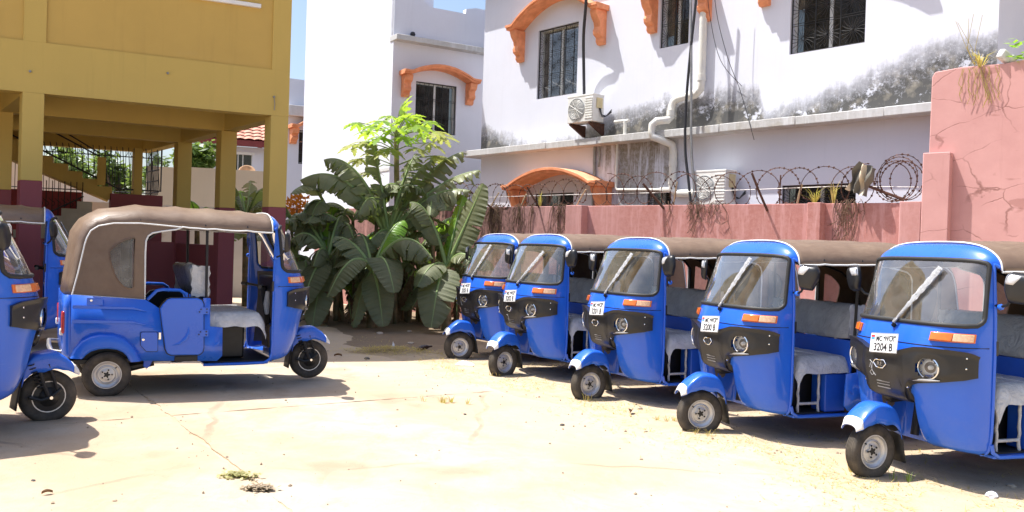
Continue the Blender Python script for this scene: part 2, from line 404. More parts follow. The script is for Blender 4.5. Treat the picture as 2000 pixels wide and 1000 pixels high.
slab([off(J0, 1, 1), off(KR, 1, 1), (J0 + K*9 - JD*14)[:], off(JA, 1, 1)], 1)
slab([off(J0, 1, -1), off(JB, 1, -1), (J0 + K*9 + JD*9)[:], off(KR, 1, -1)], 1)
slab([off(J0, -1, -1), off(KL, -1, -1), (J0 - K*9 + JD*9)[:], off(JB, -1, -1)], 1)
slab([off(J0, -1, 1), off(JA, -1, 1), (J0 - K*9 - JD*14)[:], off(KL, -1, 1)], 1)
# ------------------------------------------------------------------ the auto rickshaw
# local frame: +X forward, +Y the vehicle's left, origin where the front wheel touches the ground
SH = [  # v, z centre, z side, x front, x rear, half width
    (0.00, 0.262, 0.258, -0.420, -0.520, 0.470), (0.03, 0.275, 0.270, -0.350, -0.524, 0.505), (0.08, 0.310, 0.305, -0.285, -0.528, 0.528),
    (0.20, 0.450, 0.445, -0.215, -0.530, 0.545), (0.40, 0.700, 0.700, -0.155, -0.530, 0.548), (0.52, 0.840, 0.840, -0.118, -0.530, 0.548),
    (0.64, 0.985, 0.985, -0.130, -0.530, 0.548), (0.655, 1.003, 1.003, -0.136, -0.530, 0.547), (0.75, 1.130, 1.125, -0.180, -0.530, 0.545),
    (1.00, 1.612, 1.572, -0.435, -0.516, 0.530), (1.05, 1.668, 1.566, -0.472, -0.528, 0.540), (1.08, 1.700, 1.552, -0.508, -0.540, 0.550), (1.10, 1.716, 1.535, -0.548, -0.550, 0.556)]
def shell(u, v, off=0.0):
    zc, zs, xf, xr, w = catmull(SH, v)
    a = abs(u); b = math.sqrt(max(0, 1 - a**3.7))
    if v > 0.98:
        k = smooth(0.98, 1.1, v); zb = max(0, 1 - a**(3.7 - 0.2*k))**(0.5 - 0.05*k)
    else: zb = b
    x = xr + (xf-xr)*b; y = w*u; z = zs + (zc-zs)*zb
    # the slot for the front wheel
    if z < 0.66:
        k = smooth(0.215, 0.135, abs(y))*smooth(0.66, 0.56, z); x = x + (-0.44 - x)*k
    return Vector((x, y, z))
def shell_n(u, v):
    e = 0.004; p = shell(u, v)
    a = shell(min(0.999, u+e), v) - shell(max(-0.999, u-e), v); b = shell(u, v+e) - shell(u, v-e)
    n = a.cross(b)
    return n.normalized() if n.length > 1e-9 else Vector((1, 0, 0))
def v_of_z(z):
    lo, hi = 0.0, 1.0
    for _ in range(30):
        m = (lo+hi)/2
        if catmull(SH, m)[0] < z: lo = m
        else: hi = m
    return lo
def skin(y, z, off=0.0):
    v = v_of_z(z); w = catmull(SH, v)[4]; u = max(-0.9985, min(0.9985, y/w)); n = shell_n(u, v)
    return shell(u, v) + n*off
UC = [i*0.0275 for i in range(35)]; UC = [u for u in UC if u < 0.94] + [0.95, 0.96, 0.97, 0.978, 0.985, 0.990, 0.994, 0.997, 0.999, 1.0]
UC = [-u for u in reversed(UC[1:])] + UC
VC = sorted(set([i*0.01 for i in range(0, 11)] + [0.1 + i*0.02 for i in range(0, 33)] + [0.75 + i*0.0125 for i in range(0, 21)] + [1.0 + i*0.01 for i in range(11)]))
WV0, WV1, WU = 0.760, 0.990, 0.982
def in_ws(u, v, grow=0.0):
    """inside the rounded windscreen opening (in surface metres)"""
    zc = (v-WV0)/(WV1-WV0)*0.5; hv = 0.25 + grow; dv = abs(zc-0.25)
    s = lerp_tab([(0, 0), (0.5, 0.27), (0.8, 0.44), (0.9, 0.52), (0.95, 0.57), (0.98, 0.62), (0.99, 0.66), (1, 0.70)], abs(u))
    hs = 0.625 + grow; r = 0.085
    dx, dz = max(0, s-(hs-r)), max(0, dv-(hv-r))
    return (s <= hs and dv <= hv) and (dx*dx + dz*dz <= r*r)
def ws_boundary(n=120):
    """closed loop (u, v) round the windscreen"""
    out = []
    for k in range(n):
        q = 2*math.pi*k/n; lo, hi = 0.0, 1.6
        for _ in range(26):
            m = (lo+hi)/2; u, v = math.cos(q)*m, (WV0+WV1)/2 + math.sin(q)*m*0.16
            if abs(u) <= 1 and in_ws(u, v): lo = m
            else: hi = m
        out.append((math.cos(q)*lo, (WV0+WV1)/2 + math.sin(q)*lo*0.16))
    return out

def extrude_patch(mb, ys, zlo, zhi, rows, offf, back=-0.004):
    """a pad that follows the shell: columns ys, between zlo(y) and zhi(y)"""
    k0 = len(mb.v); nc = len(ys)
    for j in range(rows+1):
        for y in ys:
            z = zlo(y) + (zhi(y)-zlo(y))*j/rows; mb.v.append(tuple(skin(y, z, offf(y, z))))
    for j in range(rows):
        for i in range(nc-1): mb.f.append((k0+j*nc+i, k0+j*nc+i+1, k0+(j+1)*nc+i+1, k0+(j+1)*nc+i))
    ring = [(0, i) for i in range(nc)] + [(j, nc-1) for j in range(1, rows+1)] + [(rows, i) for i in range(nc-2, -1, -1)] + [(j, 0) for j in range(rows-1, 0, -1)]
    k1 = len(mb.v)
    for (j, i) in ring:
        y = ys[i]; z = zlo(y) + (zhi(y)-zlo(y))*j/rows; mb.v.append(tuple(skin(y, z, back)))
    m = len(ring)
    for a in range(m):
        b = (a+1) % m; ia, ib = k0+ring[a][0]*nc+ring[a][1], k0+ring[b][0]*nc+ring[b][1]
        mb.f.append((ia, ib, k1+b, k1+a))
    return mb

def wheel(parent, name, loc, side, steer=0):
    """side +1: the dished face points to +Y"""
    e = bpy.data.objects.new(name, None); C.objects.link(e); e.parent = parent; e.location = loc; e.empty_display_size = 0.1
    Rr, w = 0.202, 0.052
    prof = [(0.118, -0.034), (0.135, -0.044), (0.160, -0.051), (0.182, -0.048), (0.193, -0.040), (0.1985, -0.030)]
    for h in (-0.024, -0.012, 0.0, 0.012, 0.024):
        prof += [(Rr, h-0.0045), (Rr, h+0.0035), (Rr-0.006, h+0.0045), (Rr-0.006, h+0.0070)]
    prof = prof[:-2] + [(0.1985, 0.030), (0.193, 0.040), (0.182, 0.048), (0.160, 0.051), (0.135, 0.044), (0.118, 0.034)]
    MB().lathe(prof, n=48).build('tyre', MT['tyre'], e, angle=40)
    s = side
    MB().lathe([(0.1, -0.036), (0.121, -0.038), (0.124, -0.030), (0.112, -0.022), (0.105, 0.0)] + [(0.105, 0.018*1), (0.112, 0.024), (0.124, 0.031), (0.1225, 0.039), (0.117, 0.039), (0.111, 0.026), (0.098, 0.018), (0.088, 0.016), (0.084, 0.022), (0.076, 0.024), (0.070, 0.012), (0.055, 0.012), (0.050, 0.014), (0.0, 0.014)],
               axis=(0, s, 0), n=40).build('rim', MT['rim'], e, angle=30)
    m = MB(); n = 40; pts = []
    for k in range(n):
        q = 2*math.pi*k/n; r = 0.043 + 0.012*math.cos(5*q); pts.append((r*math.cos(q), r*math.sin(q)))
    m.prism(pts, (0, s*0.0141, 0), (1, 0, 0), (0, 0, 1), (0, s*0.007, 0)); m.build('hub_plate', MT['rim'], e, bevel=0.002)
    m = MB(); pts = [((0.024+0.007*math.cos(5*q))*math.cos(q), (0.024+0.007*math.cos(5*q))*math.sin(q)) for q in [2*math.pi*k/30 for k in range(30)]]
    m.prism(pts, (0, s*0.0212, 0), (1, 0, 0), (0, 0, 1), (0, s*0.003, 0)); m.build('hub', MT['black_mt'], e)
    for k in range(5):
        q = 2*math.pi*k/5; p = (0.043*math.cos(q), s*0.021, 0.043*math.sin(q))
        MB().lathe([(0.0075, 0), (0.0075, 0.006), (0.004, 0.009), (0, 0.009)], p, (0, s, 0), 6).build('bolt', MT['black_mt'], e)
    q = R(40); MB().tube([(0.1*math.cos(q), s*0.02, 0.1*math.sin(q)), (0.092*math.cos(q), s*0.036, 0.092*math.sin(q))], 0.005, 6).build('valve', MT['rubber'], e)
    return e

def make_rickshaw():
    root = bpy.data.objects.new('auto_rickshaw', None); C.objects.link(root); root.empty_display_size = 0.3
    B = MT['blue']
    # ---------------- front cowl with the windscreen opening
    mb = MB(); mb.grid(lambda u, v: shell(u, v), UC, VC); nu = len(UC); keep = []
    for k, f in enumerate(mb.f):
        j, i = divmod(k, nu-1); u, v = (UC[i]+UC[i+1])/2, (VC[j]+VC[j+1])/2
        pc = shell(u, v)
        if math.hypot(abs(pc.y)-0.352, pc.z-0.846) < 0.062: continue
        if not in_ws(u, v, -0.004): keep.append(f)
    mb.f = keep
    cowl = mb.build('front_cowl', B, root, angle=50, solid=0.014)
    # panel crease and rear edge beads
    m = MB(); m.tube([skin(-0.545 + 1.09*k/60, 0.998, 0.0005) for k in range(61)], 0.0035, 6); m.build('panel_gap', MT['black_mt'], cowl)
    for s in (-1, 1):
        m = MB(); m.tube([shell(s*1.0, v) + Vector((0.002, s*0.003, 0)) for v in [i*0.02 for i in range(0, 55)]], 0.011, 8); m.build('edge_bead', B, cowl)
        MB().box((-0.538, s*0.557, 1.0), (0.022, 0.012, 0.10)).build('hinge', MT['black_pl'], cowl, bevel=0.004)
    # inner lining
    m = MB(); us = [u for u in UC if True]; m.grid(lambda u, v: shell(u*0.985, v) + Vector((-0.028*(1-abs(u)**6), -0.02*u, 0)), us, [0.12 + i*0.02 for i in range(32)]); m.build('inner_lining', MT['brownpl'], root, angle=50)
    # windscreen
    bd = ws_boundary()
    m = MB(); cu, cv = 0.0, (WV0+WV1)/2; nr = 10; ks = []
    for r_ in range(nr+1):
        for (u, v) in bd:
            t_ = r_/nr; m.v.append(tuple(shell(u*t_, cv + (v-cv)*t_) + Vector((0.002, 0, 0))))
    nb = len(bd)
    for r_ in range(nr):
        for k in range(nb): m.f.append((r_*nb+k, r_*nb+(k+1) % nb, (r_+1)*nb+(k+1) % nb, (r_+1)*nb+k))
    ws = m.build('windscreen', MT['glass'], root, angle=60)
    m = MB(); m.tube([shell(u, v) + shell_n(u, v)*0.002 for u, v in bd], 0.0165, 8, closed=True); m.build('rubber_seal', MT['rubber'], ws, angle=60)
    # wiper in its plastic sleeve
    w0, w1 = shell(0.02, 0.735) + Vector((0.03, 0, 0)), shell(0.37, 0.955) + Vector((0.03, 0, 0.0))
    wp = MB().tube([w0 + (w1-w0)*t_ + Vector((0.012*math.sin(3*t_), 0, 0)) for t_ in (0, 0.3, 0.6, 1)], 0.006, 6).build('wiper', MT['black_mt'], root)
    MB().lathe([(0.016, 0), (0.016, 0.02), (0.008, 0.03), (0, 0.03)], w0 - Vector((0.035, 0, 0)), (1, 0, 0.3), 12).build('pivot', MT['black_mt'], wp)
    m = MB(); d = (w1-w0).normalized(); sd = d.cross(Vector((1, 0, 0.5))).normalized(); nn = sd.cross(d); NS = 26
    for k in range(NS+1):
        t_ = k/NS; p = w0 + (w1-w0)*(0.06 + 0.97*t_) + Vector((0.008, 0, 0)); wd_ = (0.012 + 0.017*smooth(0.1, 0.6, t_))*(1 + 0.18*math.sin(k*1.7)); th = 0.010*(1+0.3*math.sin(k*2.3))
        for a in range(8):
            q = 2*math.pi*a/8; m.v.append(tuple(p + sd*math.cos(q)*wd_ + nn*math.sin(q)*th))
    for k in range(NS):
        for a in range(8): m.f.append((k*8+a, k*8+(a+1) % 8, (k+1)*8+(a+1) % 8, (k+1)*8+a))
    m.build('plastic_sleeve', MT['film_clear'], wp, angle=60)
    # ---------------- black mask
    ZL = [(0, 0.545), (0.10, 0.545), (0.150, 0.530), (0.176, 0.515), (0.180, 0.53), (0.192, 0.665), (0.215, 0.712), (0.28, 0.738), (0.36, 0.752), (0.42, 0.762), (0.50, 0.782), (0.530, 0.800)]
    ZH = [(0, 0.926), (0.13, 0.928), (0.20, 0.955), (0.27, 0.978), (0.34, 0.984), (0.45, 0.980), (0.510, 0.970), (0.530, 0.945)]
    ys = sorted(set([round(i*0.0175, 4) for i in range(0, 29)] + [0.176, 0.18, 0.186, 0.192, 0.50, 0.515, 0.525, 0.530])); ys = [-y for y in reversed(ys[1:])] + ys
    def moff(y, z):
        a = abs(y)
        cen = smooth(0.20, 0.15, a - 0.05*smooth(0.75, 0.55, z)*0)            # raised centre panel
        bowl = -0.014*smooth(0.10, 0.06, math.hypot(a-0.352, (z-0.848)*1.0))
        lip = 0.014*smooth(0.03, 0.0, abs(z - lerp_tab(ZH, a)))
        return 0.026 + 0.020*smooth(0.51, 0.40, a)*smooth(0.0, 0.05, z - lerp_tab(ZL, a)) + 0.010*cen + bowl + lip
    m = MB(); extrude_patch(m, ys, lambda y: lerp_tab(ZL, abs(y)), lambda y: lerp_tab(ZH, abs(y)), 22, moff); m.f = [f for f in m.f if math.hypot(abs(sum(m.v[i][1] for i in f)/len(f))-0.356, sum(m.v[i][2] for i in f)/len(f)-0.846) > 0.066]; mask = m.build('front_mask', MT['black_pl'], root, angle=38)
    for s in (-1, 1):
        m = MB(); m.tube([skin(s*y, z, 0.054) for y, z in ((0.125, 0.915), (0.135, 0.86), (0.150, 0.78), (0.162, 0.70), (0.165, 0.60))], 0.003, 6); m.build('seam', MT['black_mt'], mask)
        m = MB(); m.tube([skin(s*y, z, 0.036) for y, z in ((0.245, 0.758), (0.30, 0.768), (0.36, 0.772), (0.41, 0.775))], [0.004, 0.010, 0.010, 0.004], 8); m.build('silver_lip', MT['steel'], mask)
        for (y, z) in ((0.503, 0.93), (0.503, 0.86), (0.200, 0.70), (0.165, 0.55)):
            p = skin(s*y, z, 0.026 if y > 0.3 else 0.038); n_ = shell_n(s*y/0.548, v_of_z(z))
            MB().lathe([(0.006, -0.01), (0.006, 0.003), (0, 0.004)], p, n_, 8).build('screw', MT['chrome'], mask)
    for k in range(3):
        z = 0.718 - 0.024*k; m = MB(); m.tube([skin(y, z, 0.0565) for y in (-0.062 + 0.124*q/8 for q in range(9))], 0.0042, 6); m.build('vent_slot', MT['steel'], mask)
    # badge
    bx = skin(0, 0.832, 0.056); hexp = [(-0.062, 0.006), (-0.042, 0.030), (0.042, 0.030), (0.062, 0.006), (0.030, -0.026), (-0.030, -0.026)]
    bg_ = MB().prism(hexp, bx, (0, 1, 0), (0, 0, 1), (0.004, 0, 0)).build('badge', MT['black_mt'], root)
    m = MB(); m.tube([bx + Vector((0.005, a, b)) for a, b in hexp], 0.0052, 6, closed=True); m.build('badge_rim', MT['chrome'], bg_)
    me = text_mesh('RE', 0.040, 0.002, 1.25); me.materials.append(MT['chrome']); reuse(me, 'badge_letters', bg_, bx + Vector((0.005, 0, -0.012)), (R(90), 0, R(90)))
    # ---------------- headlights
    for s in (-1, 1):
        c0 = skin(s*0.352, 0.846, 0.002); ax = Vector((1, s*0.26, -0.03)).normalized()
        hl = MB().lathe([(0.080, -0.03), (0.083, 0.004), (0.080, 0.016), (0.073, 0.019), (0.069, 0.014)], c0, ax, 32).build('headlight', MT['chrome'], root)
        MB().lathe([(0.069, 0.010), (0.060, -0.012), (0.042, -0.032), (0.018, -0.045), (0.0, -0.048)], c0, ax, 32).build('reflector', MT['reflector'], hl)
        MB().lathe([(0.016, -0.045), (0.016, -0.012), (0.011, -0.004), (0, -0.003)], c0, ax, 12).build('bulb', MT['white'], hl)
        MB().lathe([(0.071, 0.013), (0.058, 0.020), (0.036, 0.025), (0.015, 0.027), (0, 0.028)], c0, ax, 32).build('lens', MT['lensglass'], hl)
    # ---------------- indicators
    for s in (-1, 1):
        y0, y1, y2 = 0.335, 0.445, 0.515
        def pad(a, b, z0, z1, o, mat, nm, par):
            q = sorted([s*(a + (b-a)*k/10) for k in range(11)]); mm = MB(); extrude_patch(mm, q, lambda y: z0, lambda y: z1, 2, lambda y, z: o); return mm.build(nm, mat, par, angle=40, bevel=0.003)
        ind = pad(y0-0.006, y2+0.006, 1.032, 1.094, 0.014, MT['amber'], 'indicator', root)
        pad(y0, y1, 1.038, 1.088, 0.026, MT['amber'], 'amber_lens', ind); pad(y1+0.003, y2, 1.038, 1.088, 0.024, MT['clearl'], 'pale_lens', ind)
    # ---------------- front wheel group (turned per vehicle through the steering part)
    st = bpy.data.objects.new('steering_fork', None); C.objects.link(st); st.parent = root; st.empty_display_size = 0.1
    fw = wheel(root, 'front_wheel', (0, 0, 0.2), 1)
    m = MB()
    m.tube([(-0.01, -0.075, 0.20), (-0.06, -0.078, 0.33), (-0.10, -0.07, 0.52)], 0.017, 8); m.tube([(0.05, -0.08, 0.25), (-0.02, -0.082, 0.46)], 0.012, 8)
    m.tube([(-0.15, -0.085, 0.215), (-0.07, -0.088, 0.185), (0.0, -0.086, 0.20), (0.075, -0.086, 0.265)], 0.014, 8)
    fk = m.build('fork_leg', MT['black_mt'], root)
    m = MB(); m.tube([(-0.065 + 0.024*math.cos(q) - 0.08*(q/44), -0.082 + 0.024*math.sin(q), 0.27 + 0.0045*q) for q in [i*0.6 for i in range(74)]], 0.005, 5); m.build('spring', MT['black_mt'], fk)
    m = MB(); m.lathe([(0.118, -0.004), (0.112, 0.004), (0.075, 0.008), (0.06, 0.022), (0.03, 0.035), (0.012, 0.05), (0, 0.05)], (0, -0.036, 0.2), (0, -1, 0), 20); m.build('brake_drum', MT['black_mt'], fk)
    MB().lathe([(0.013, 0), (0.013, 0.018), (0, 0.018)], (0, -0.09, 0.2), (0, -1, 0), 6).build('axle_nut', MT['chrome'], fk)
    # mudguard: an arch over the wheel with side skirts and a pointed nose
    def guard(q, u):
        # q 0 rear .. 1 nose
        x, zt = catmull([(0, -0.205, 0.335), (0.18, -0.185, 0.450), (0.40, -0.105, 0.545), (0.60, 0.005, 0.560), (0.80, 0.105, 0.510), (0.93, 0.172, 0.442), (1.0, 0.205, 0.400)], q)
        hw = 0.088*(1-0.25*smooth(0.9, 1.0, q)); a = abs(u)
        drop = lerp_tab([(0, 0.02), (0.25, 0.10), (0.5, 0.135), (0.75, 0.10), (0.92, 0.05), (1.0, 0.02)], q)
        if a < 0.7: y = hw*(a/0.7)**0.9; dz = -0.022*(a/0.7)**2.4
        else: y = hw + 0.006*(a-0.7)/0.3; dz = -0.022 - drop*(a-0.7)/0.3
        return Vector((x, math.copysign(y, u), zt+dz))
    us = [-1, -0.9, -0.8, -0.72, -0.66, -0.58, -0.45, -0.3, -0.15, 0, 0.15, 0.3, 0.45, 0.58, 0.66, 0.72, 0.8, 0.9, 1]
    gd = MB().grid(lambda u, q: guard(q, u), us, [i/24 for i in range(25)]).build('mudguard', B, root, angle=50, solid=0.006)
    MB().grid(lambda u, q: guard(q, u) + Vector((0.003*q, 0.0015*u, 0.003)), us, [0.905 + i*0.0975/5 for i in range(6)]).build('white_nose', MT['white'], gd, angle=50, solid=0.004)
    m = MB(); m.grid(lambda u, q: (-0.19 - 0.07*q + 0.02*q*q, 0.085*u*(1+0.15*q), 0.40 - 0.28*q), [-1, -0.5, 0, 0.5, 1], [0, 0.25, 0.5, 0.75, 1]); m.build('mud_flap', MT['rubber'], root, solid=0.006)
    steer_parts = ['front_wheel', 'fork_leg', 'mudguard', 'mud_flap']
    bpy.data.objects.remove(st)
    # ---------------- floor, seat, partition
    m = MB(); m.prism([(-0.56, -0.545), (-0.56, 0.545), (-1.16, 0.555), (-1.16, -0.555)], (0, 0, 0.262), (1, 0, 0), (0, 1, 0), (0, 0, -0.022)); flo = m.build('floor', B, root, bevel=0.006)
    MB().rng(-1.12, -0.50, -0.51, 0.51, 0.264, 0.272).build('floor_mat', MT['rubber'], flo)
    MB().rng(-2.30, -1.12, -0.56, 0.56, 0.30, 0.335).build('chassis', MT['black_mt'], root)
    for s in (-1, 1):
        m = MB(); m.tube([(-1.17, s*0.55, 0.252), (-0.80, s*0.548, 0.248), (-0.60, s*0.548, 0.252), (-0.545, s*0.548, 0.285), (-0.53, s*0.548, 0.34)], 0.014, 8); m.build('sill_tube', B, flo)
    MB().rng(-1.14, -1.12, -0.56, 0.56, 0.33, 0.885).build('partition', MT['blue_sat'], root, bevel=0.006)
    bxo = MB().rng(-1.10, -0.74, -0.30, 0.30, 0.275, 0.60).build('under_seat_box', MT['black_mt'], root, bevel=0.02)
    MB().rng(-1.115, -0.90, 0.34, 0.52, 0.275, 0.60).build('blue_locker', MT['blue_sat'], root, bevel=0.01)
    for s in (1,):
        for x in (-0.66, -0.87):
            m = MB(); m.tube([(x + 0.003*math.sin(k*1.9+x*9), s*0.47 + 0.003*math.cos(k*2.3), 0.272 + 0.36*k/9) for k in range(10)], [0.012*(1+0.15*math.sin(k*2.1)) for k in range(10)], 7); m.build('seat_post', MT['film'], root, angle=60)
        m = MB(); m.tube([(-0.66, s*0.47, 0.345), (-0.87, s*0.47, 0.345)], 0.012, 7); m.build('foot_rail', MT['film'], root)
    seat = bpy.data.objects.new('driver_seat', None); C.objects.link(seat); seat.parent = root; seat.empty_display_size = 0.1
    MB().rng(-1.11, -0.66, -0.47, 0.47, 0.635, 0.735).build('cushion', MT['brownpl'], seat, bevel=0.03, seg=3)
    def cover(u, v):
        x = -1.12 + 0.56*v; y = 0.60*u; z = 0.748 + 0.006*mnoise.noise((x*7, y*7, 1.0))
        ex = max(0, v-0.82)/0.18; ey = max(0, abs(u)-0.80)/0.20
        z -= 0.13*(ex**1.3) + 0.14*(ey**1.2); x -= 0.03*ex*ex; y -= math.copysign(0.05*ey*ey, u)
        z += 0.010*mnoise.noise((u*7, v*6, 3.0))*(ex+ey); x += 0.014*mnoise.noise((u*13, 1.0, v*3))*ex; y += 0.012*mnoise.noise((v*9, 2.0, u*3))*ey
        return (x, y, z)
    MB().grid(cover, [-1 + i/17 for i in range(35)], [i/20 for i in range(21)]).build('plastic_cover', MT['film'], seat, angle=60)
    def back(q, h):
        # closed rounded cushion section swept across the width
        cx, cz = -1.215, 1.04; a = 2*math.pi*q; ex = math.copysign(abs(math.cos(a))**0.55, math.cos(a)); ez = math.copysign(abs(math.sin(a))**0.55, math.sin(a))
        end = math.sqrt(max(0, 1 - abs(h)**7)); k = 0.75 + 0.25*end
        wr = 0.010*mnoise.noise((h*5, ez*3 + h*2.2, ex))
        return (cx - 0.05*ez + ex*0.085*k + wr, 0.52*h, cz + ez*0.155*(0.86+0.14*end) + 0.01*mnoise.noise((h*4, 3, ex*2)))
    m = MB(); m.grid(back, [i/28 for i in range(29)], [-1 + i/14 for i in range(29)])
    for h in (-1, 1): m.f.append(tuple(len(m.v) + i for i in range(28))); m.v += [back(i/28, h) for i in range(28)]
    bk = m.build('backrest', MT['film_grey'], root, angle=60)
    for s in (-1, 1):
        m = MB(); m.tube([(-1.13, s*0.36, 0.88), (-1.16, s*0.36, 1.0)], 0.014, 7); m.build('bracket', MT['film'], bk)
        m = MB(); m.grid(lambda u, v: (-1.13 - 0.16*v + 0.02*mnoise.noise((u*6, v*6, s)), s*(0.525 + 0.012*mnoise.noise((u*5, v*5, 2))), 0.90 + 0.29*u + 0.03*mnoise.noise((v*8, 1, s))), [i/8 for i in range(9)], [i/6 for i in range(7)]); m.build('loose_film', MT['film'], bk, angle=60)
    # passenger bench
    pb = MB().rng(-2.20, -1.66, -0.54, 0.54, 0.50, 0.62).build('passenger_seat', MT['brownpl'], root, bevel=0.03)
    MB().rng(-2.26, -2.14, -0.54, 0.54, 0.60, 0.98).build('seat_back', MT['brownpl'], pb, bevel=0.03)
    MB().rng(-2.2, -1.70, -0.5, 0.5, 0.335, 0.50).build('seat_base', MT['black_mt'], pb)
    # handlebar and dash
    MB().rng(-0.47, -0.36, -0.34, 0.34, 0.93, 1.08).build('dashboard', MT['black_pl'], root, bevel=0.02)
    m = MB(); m.tube([(-0.62, -0.36, 0.985), (-0.60, -0.25, 0.985), (-0.53, -0.12, 0.975), (-0.52, 0, 0.97), (-0.53, 0.12, 0.975), (-0.60, 0.25, 0.985), (-0.62, 0.36, 0.985)], 0.013, 8); hb = m.build('handlebar', MT['black_mt'], root)
    for s in (-1, 1): MB().tube([(-0.604, s*0.27, 0.985), (-0.625, s*0.39, 0.985)], 0.020, 10).build('grip', MT['rubber'], hb)
    MB().tube([(-0.50, 0, 0.97), (-0.44, 0, 0.60), (-0.40, 0, 0.30)], 0.03, 10).build('steering_column', MT['black_mt'], root)
    m = MB(); m.tube([(-0.50, -0.20, 0.93), (-0.51, -0.21, 0.80), (-0.50, -0.19, 0.70)], [0.02, 0.032, 0.02], 8); m.build('wrapped_lever', MT['film'], root)
    # ---------------- rear body
    arch_in = [(-1.824, 0.325), (-1.842, 0.366), (-1.875, 0.402), (-1.925, 0.428), (-2.0, 0.440), (-2.075, 0.436), (-2.135, 0.418), (-2.175, 0.388), (-2.195, 0.362)]
    outer = [(-2.300, 0.920), (-1.700, 0.876), (-1.640, 0.838), (-1.575, 0.790), (-1.555, 0.640), (-1.54, 0.50), (-1.215, 0.50), (-1.200, 0.890), (-1.142, 0.890), (-1.133, 0.624), (-1.020, 0.611), (-1.013, 0.342), (-1.062, 0.296), (-1.724, 0.322)] + arch_in + [(-2.300, 0.366)]
    rb = bpy.data.objects.new('rear_body', None); C.objects.link(rb); rb.parent = root; rb.empty_display_size = 0.1
    for s in (-1, 1):
        yb = lambda z: 0.618 + 0.012*smooth(0.35, 0.6, z)
        m = MB(); m.filled(outer, [], lambda a, b: (a, s*yb(b), b)); m.build('side_panel', B, rb, angle=30, solid=0.02, off=0)
        # wheel arch flare
        fo = [(-2.305, 0.366), (-2.275, 0.445), (-2.22, 0.520), (-2.15, 0.562), (-2.07, 0.578), (-1.96, 0.572), (-1.87, 0.535), (-1.80, 0.470), (-1.755, 0.395), (-1.722, 0.322)]
        fi = list(reversed([(-2.205, 0.360), (-2.185, 0.395), (-2.145, 0.426), (-2.10, 0.444), (-2.05, 0.450), (-1.98, 0.450), (-1.91, 0.432), (-1.865, 0.400), (-1.838, 0.366), (-1.815, 0.318)]))
        m = MB()
        for k in range(10):
            o_, i_ = fo[k], list(reversed(fi))[k]
            for (t_, dy) in ((0, 0.0), (0.10, 0.034), (0.25, 0.048), (0.6, 0.056), (0.92, 0.058), (1.0, 0.050), (1.0, 0.0)):
                m.v.append((o_[0] + (i_[0]-o_[0])*t_, s*(0.624+dy), o_[1] + (i_[1]-o_[1])*t_))
        for k in range(9):
            for a in range(6): m.f.append((k*7+a, k*7+a+1, (k+1)*7+a+1, (k+1)*7+a))
        m.f += [tuple(range(7)), tuple(63+a for a in range(7))]
        m.build('wheel_arch', B, rb, angle=40)
        # pressed swages
        for (z0, z1, zz) in ((0.830, 0.800, 0.0), (0.705, 0.672, 0.0)):
            m = MB(); m.prism([(-2.29, z0), (-1.80, z0-0.02), (-1.69, z0-0.055), (-1.69, z0-0.062), (-1.80, z1-0.012), (-2.29, z1)], (0, s*0.625, 0), (1, 0, 0), (0, 0, 1), (0, s*0.021, 0)); m.build('swage', B, rb, bevel=0.006)
        m = MB(); m.prism([(-2.18, 0.895), (-2.05, 0.888), (-2.05, 0.825), (-2.18, 0.828)], (0, s*0.632, 0), (1, 0, 0), (0, 0, 1), (0, s*0.0145, 0)); fl = m.build('fuel_flap', B, rb, bevel=0.003)
        MB().lathe([(0.010, 0), (0.010, 0.006), (0, 0.007)], (-2.145, s*0.646, 0.872), (0, s, 0), 10).build('lock', MT['chrome'], fl)
        hp = [(-1.737, 0.575), (-1.727, 0.585), (-1.598, 0.583), (-1.588, 0.573), (-1.584, 0.410), (-1.594, 0.400), (-1.683, 0.402), (-1.734, 0.462)]
        m = MB(); m.prism(hp, (0, s*0.622, 0), (1, 0, 0), (0, 0, 1), (0, s*0.0195, 0)); ht = m.build('hatch', MT['black_mt'], rb)
        cxh, czh = -1.66, 0.49; m = MB(); m.prism([(cxh+(a-cxh)*0.955, czh+(b-czh)*0.955) for a, b in hp], (0, s*0.6235, 0), (1, 0, 0), (0, 0, 1), (0, s*0.0225, 0)); m.build('hatch_lid', B, ht, bevel=0.003)
        MB().lathe([(0.012, 0), (0.012, 0.006), (0, 0.007)], (-1.712, s*0.645, 0.515), (0, s, 0), 10).build('lock', MT['chrome'], ht)
        # door
        dp = [(-1.578, 0.795), (-1.555, 0.835), (-1.515, 0.880), (-1.480, 0.890), (-1.255, 0.890), (-1.215, 0.872), (-1.197, 0.835), (-1.186, 0.425), (-1.196, 0.385), (-1.228, 0.360), (-1.470, 0.366), (-1.505, 0.385), (-1.523, 0.428)]
        m = MB(); m.prism([(a, b) for a, b in dp], (0, s*0.606, 0), (1, 0, 0), (0, 0, 1), (0, s*0.050, 0)); dr = m.build('door', B, root, bevel=0.010, seg=3)
        m = MB(); m.prism([(a + 0.006*(1 if a > -1.38 else -1), b + 0.006*(1 if b > 0.62 else -1)) for a, b in dp], (0, s*0.600, 0), (1, 0, 0), (0, 0, 1), (0, s*0.0425, 0)); m.build('door_shadow_gap', MT['black_mt'], dr)
        m = MB(); m.tube([(-1.47, s*0.650, 0.455), (-1.40, s*0.651, 0.475), (-1.345, s*0.652, 0.52), (-1.325, s*0.652, 0.58), (-1.33, s*0.650, 0.64)], [0.006, 0.016, 0.020, 0.014, 0.004], 8); m.build('pressing', B, dr)
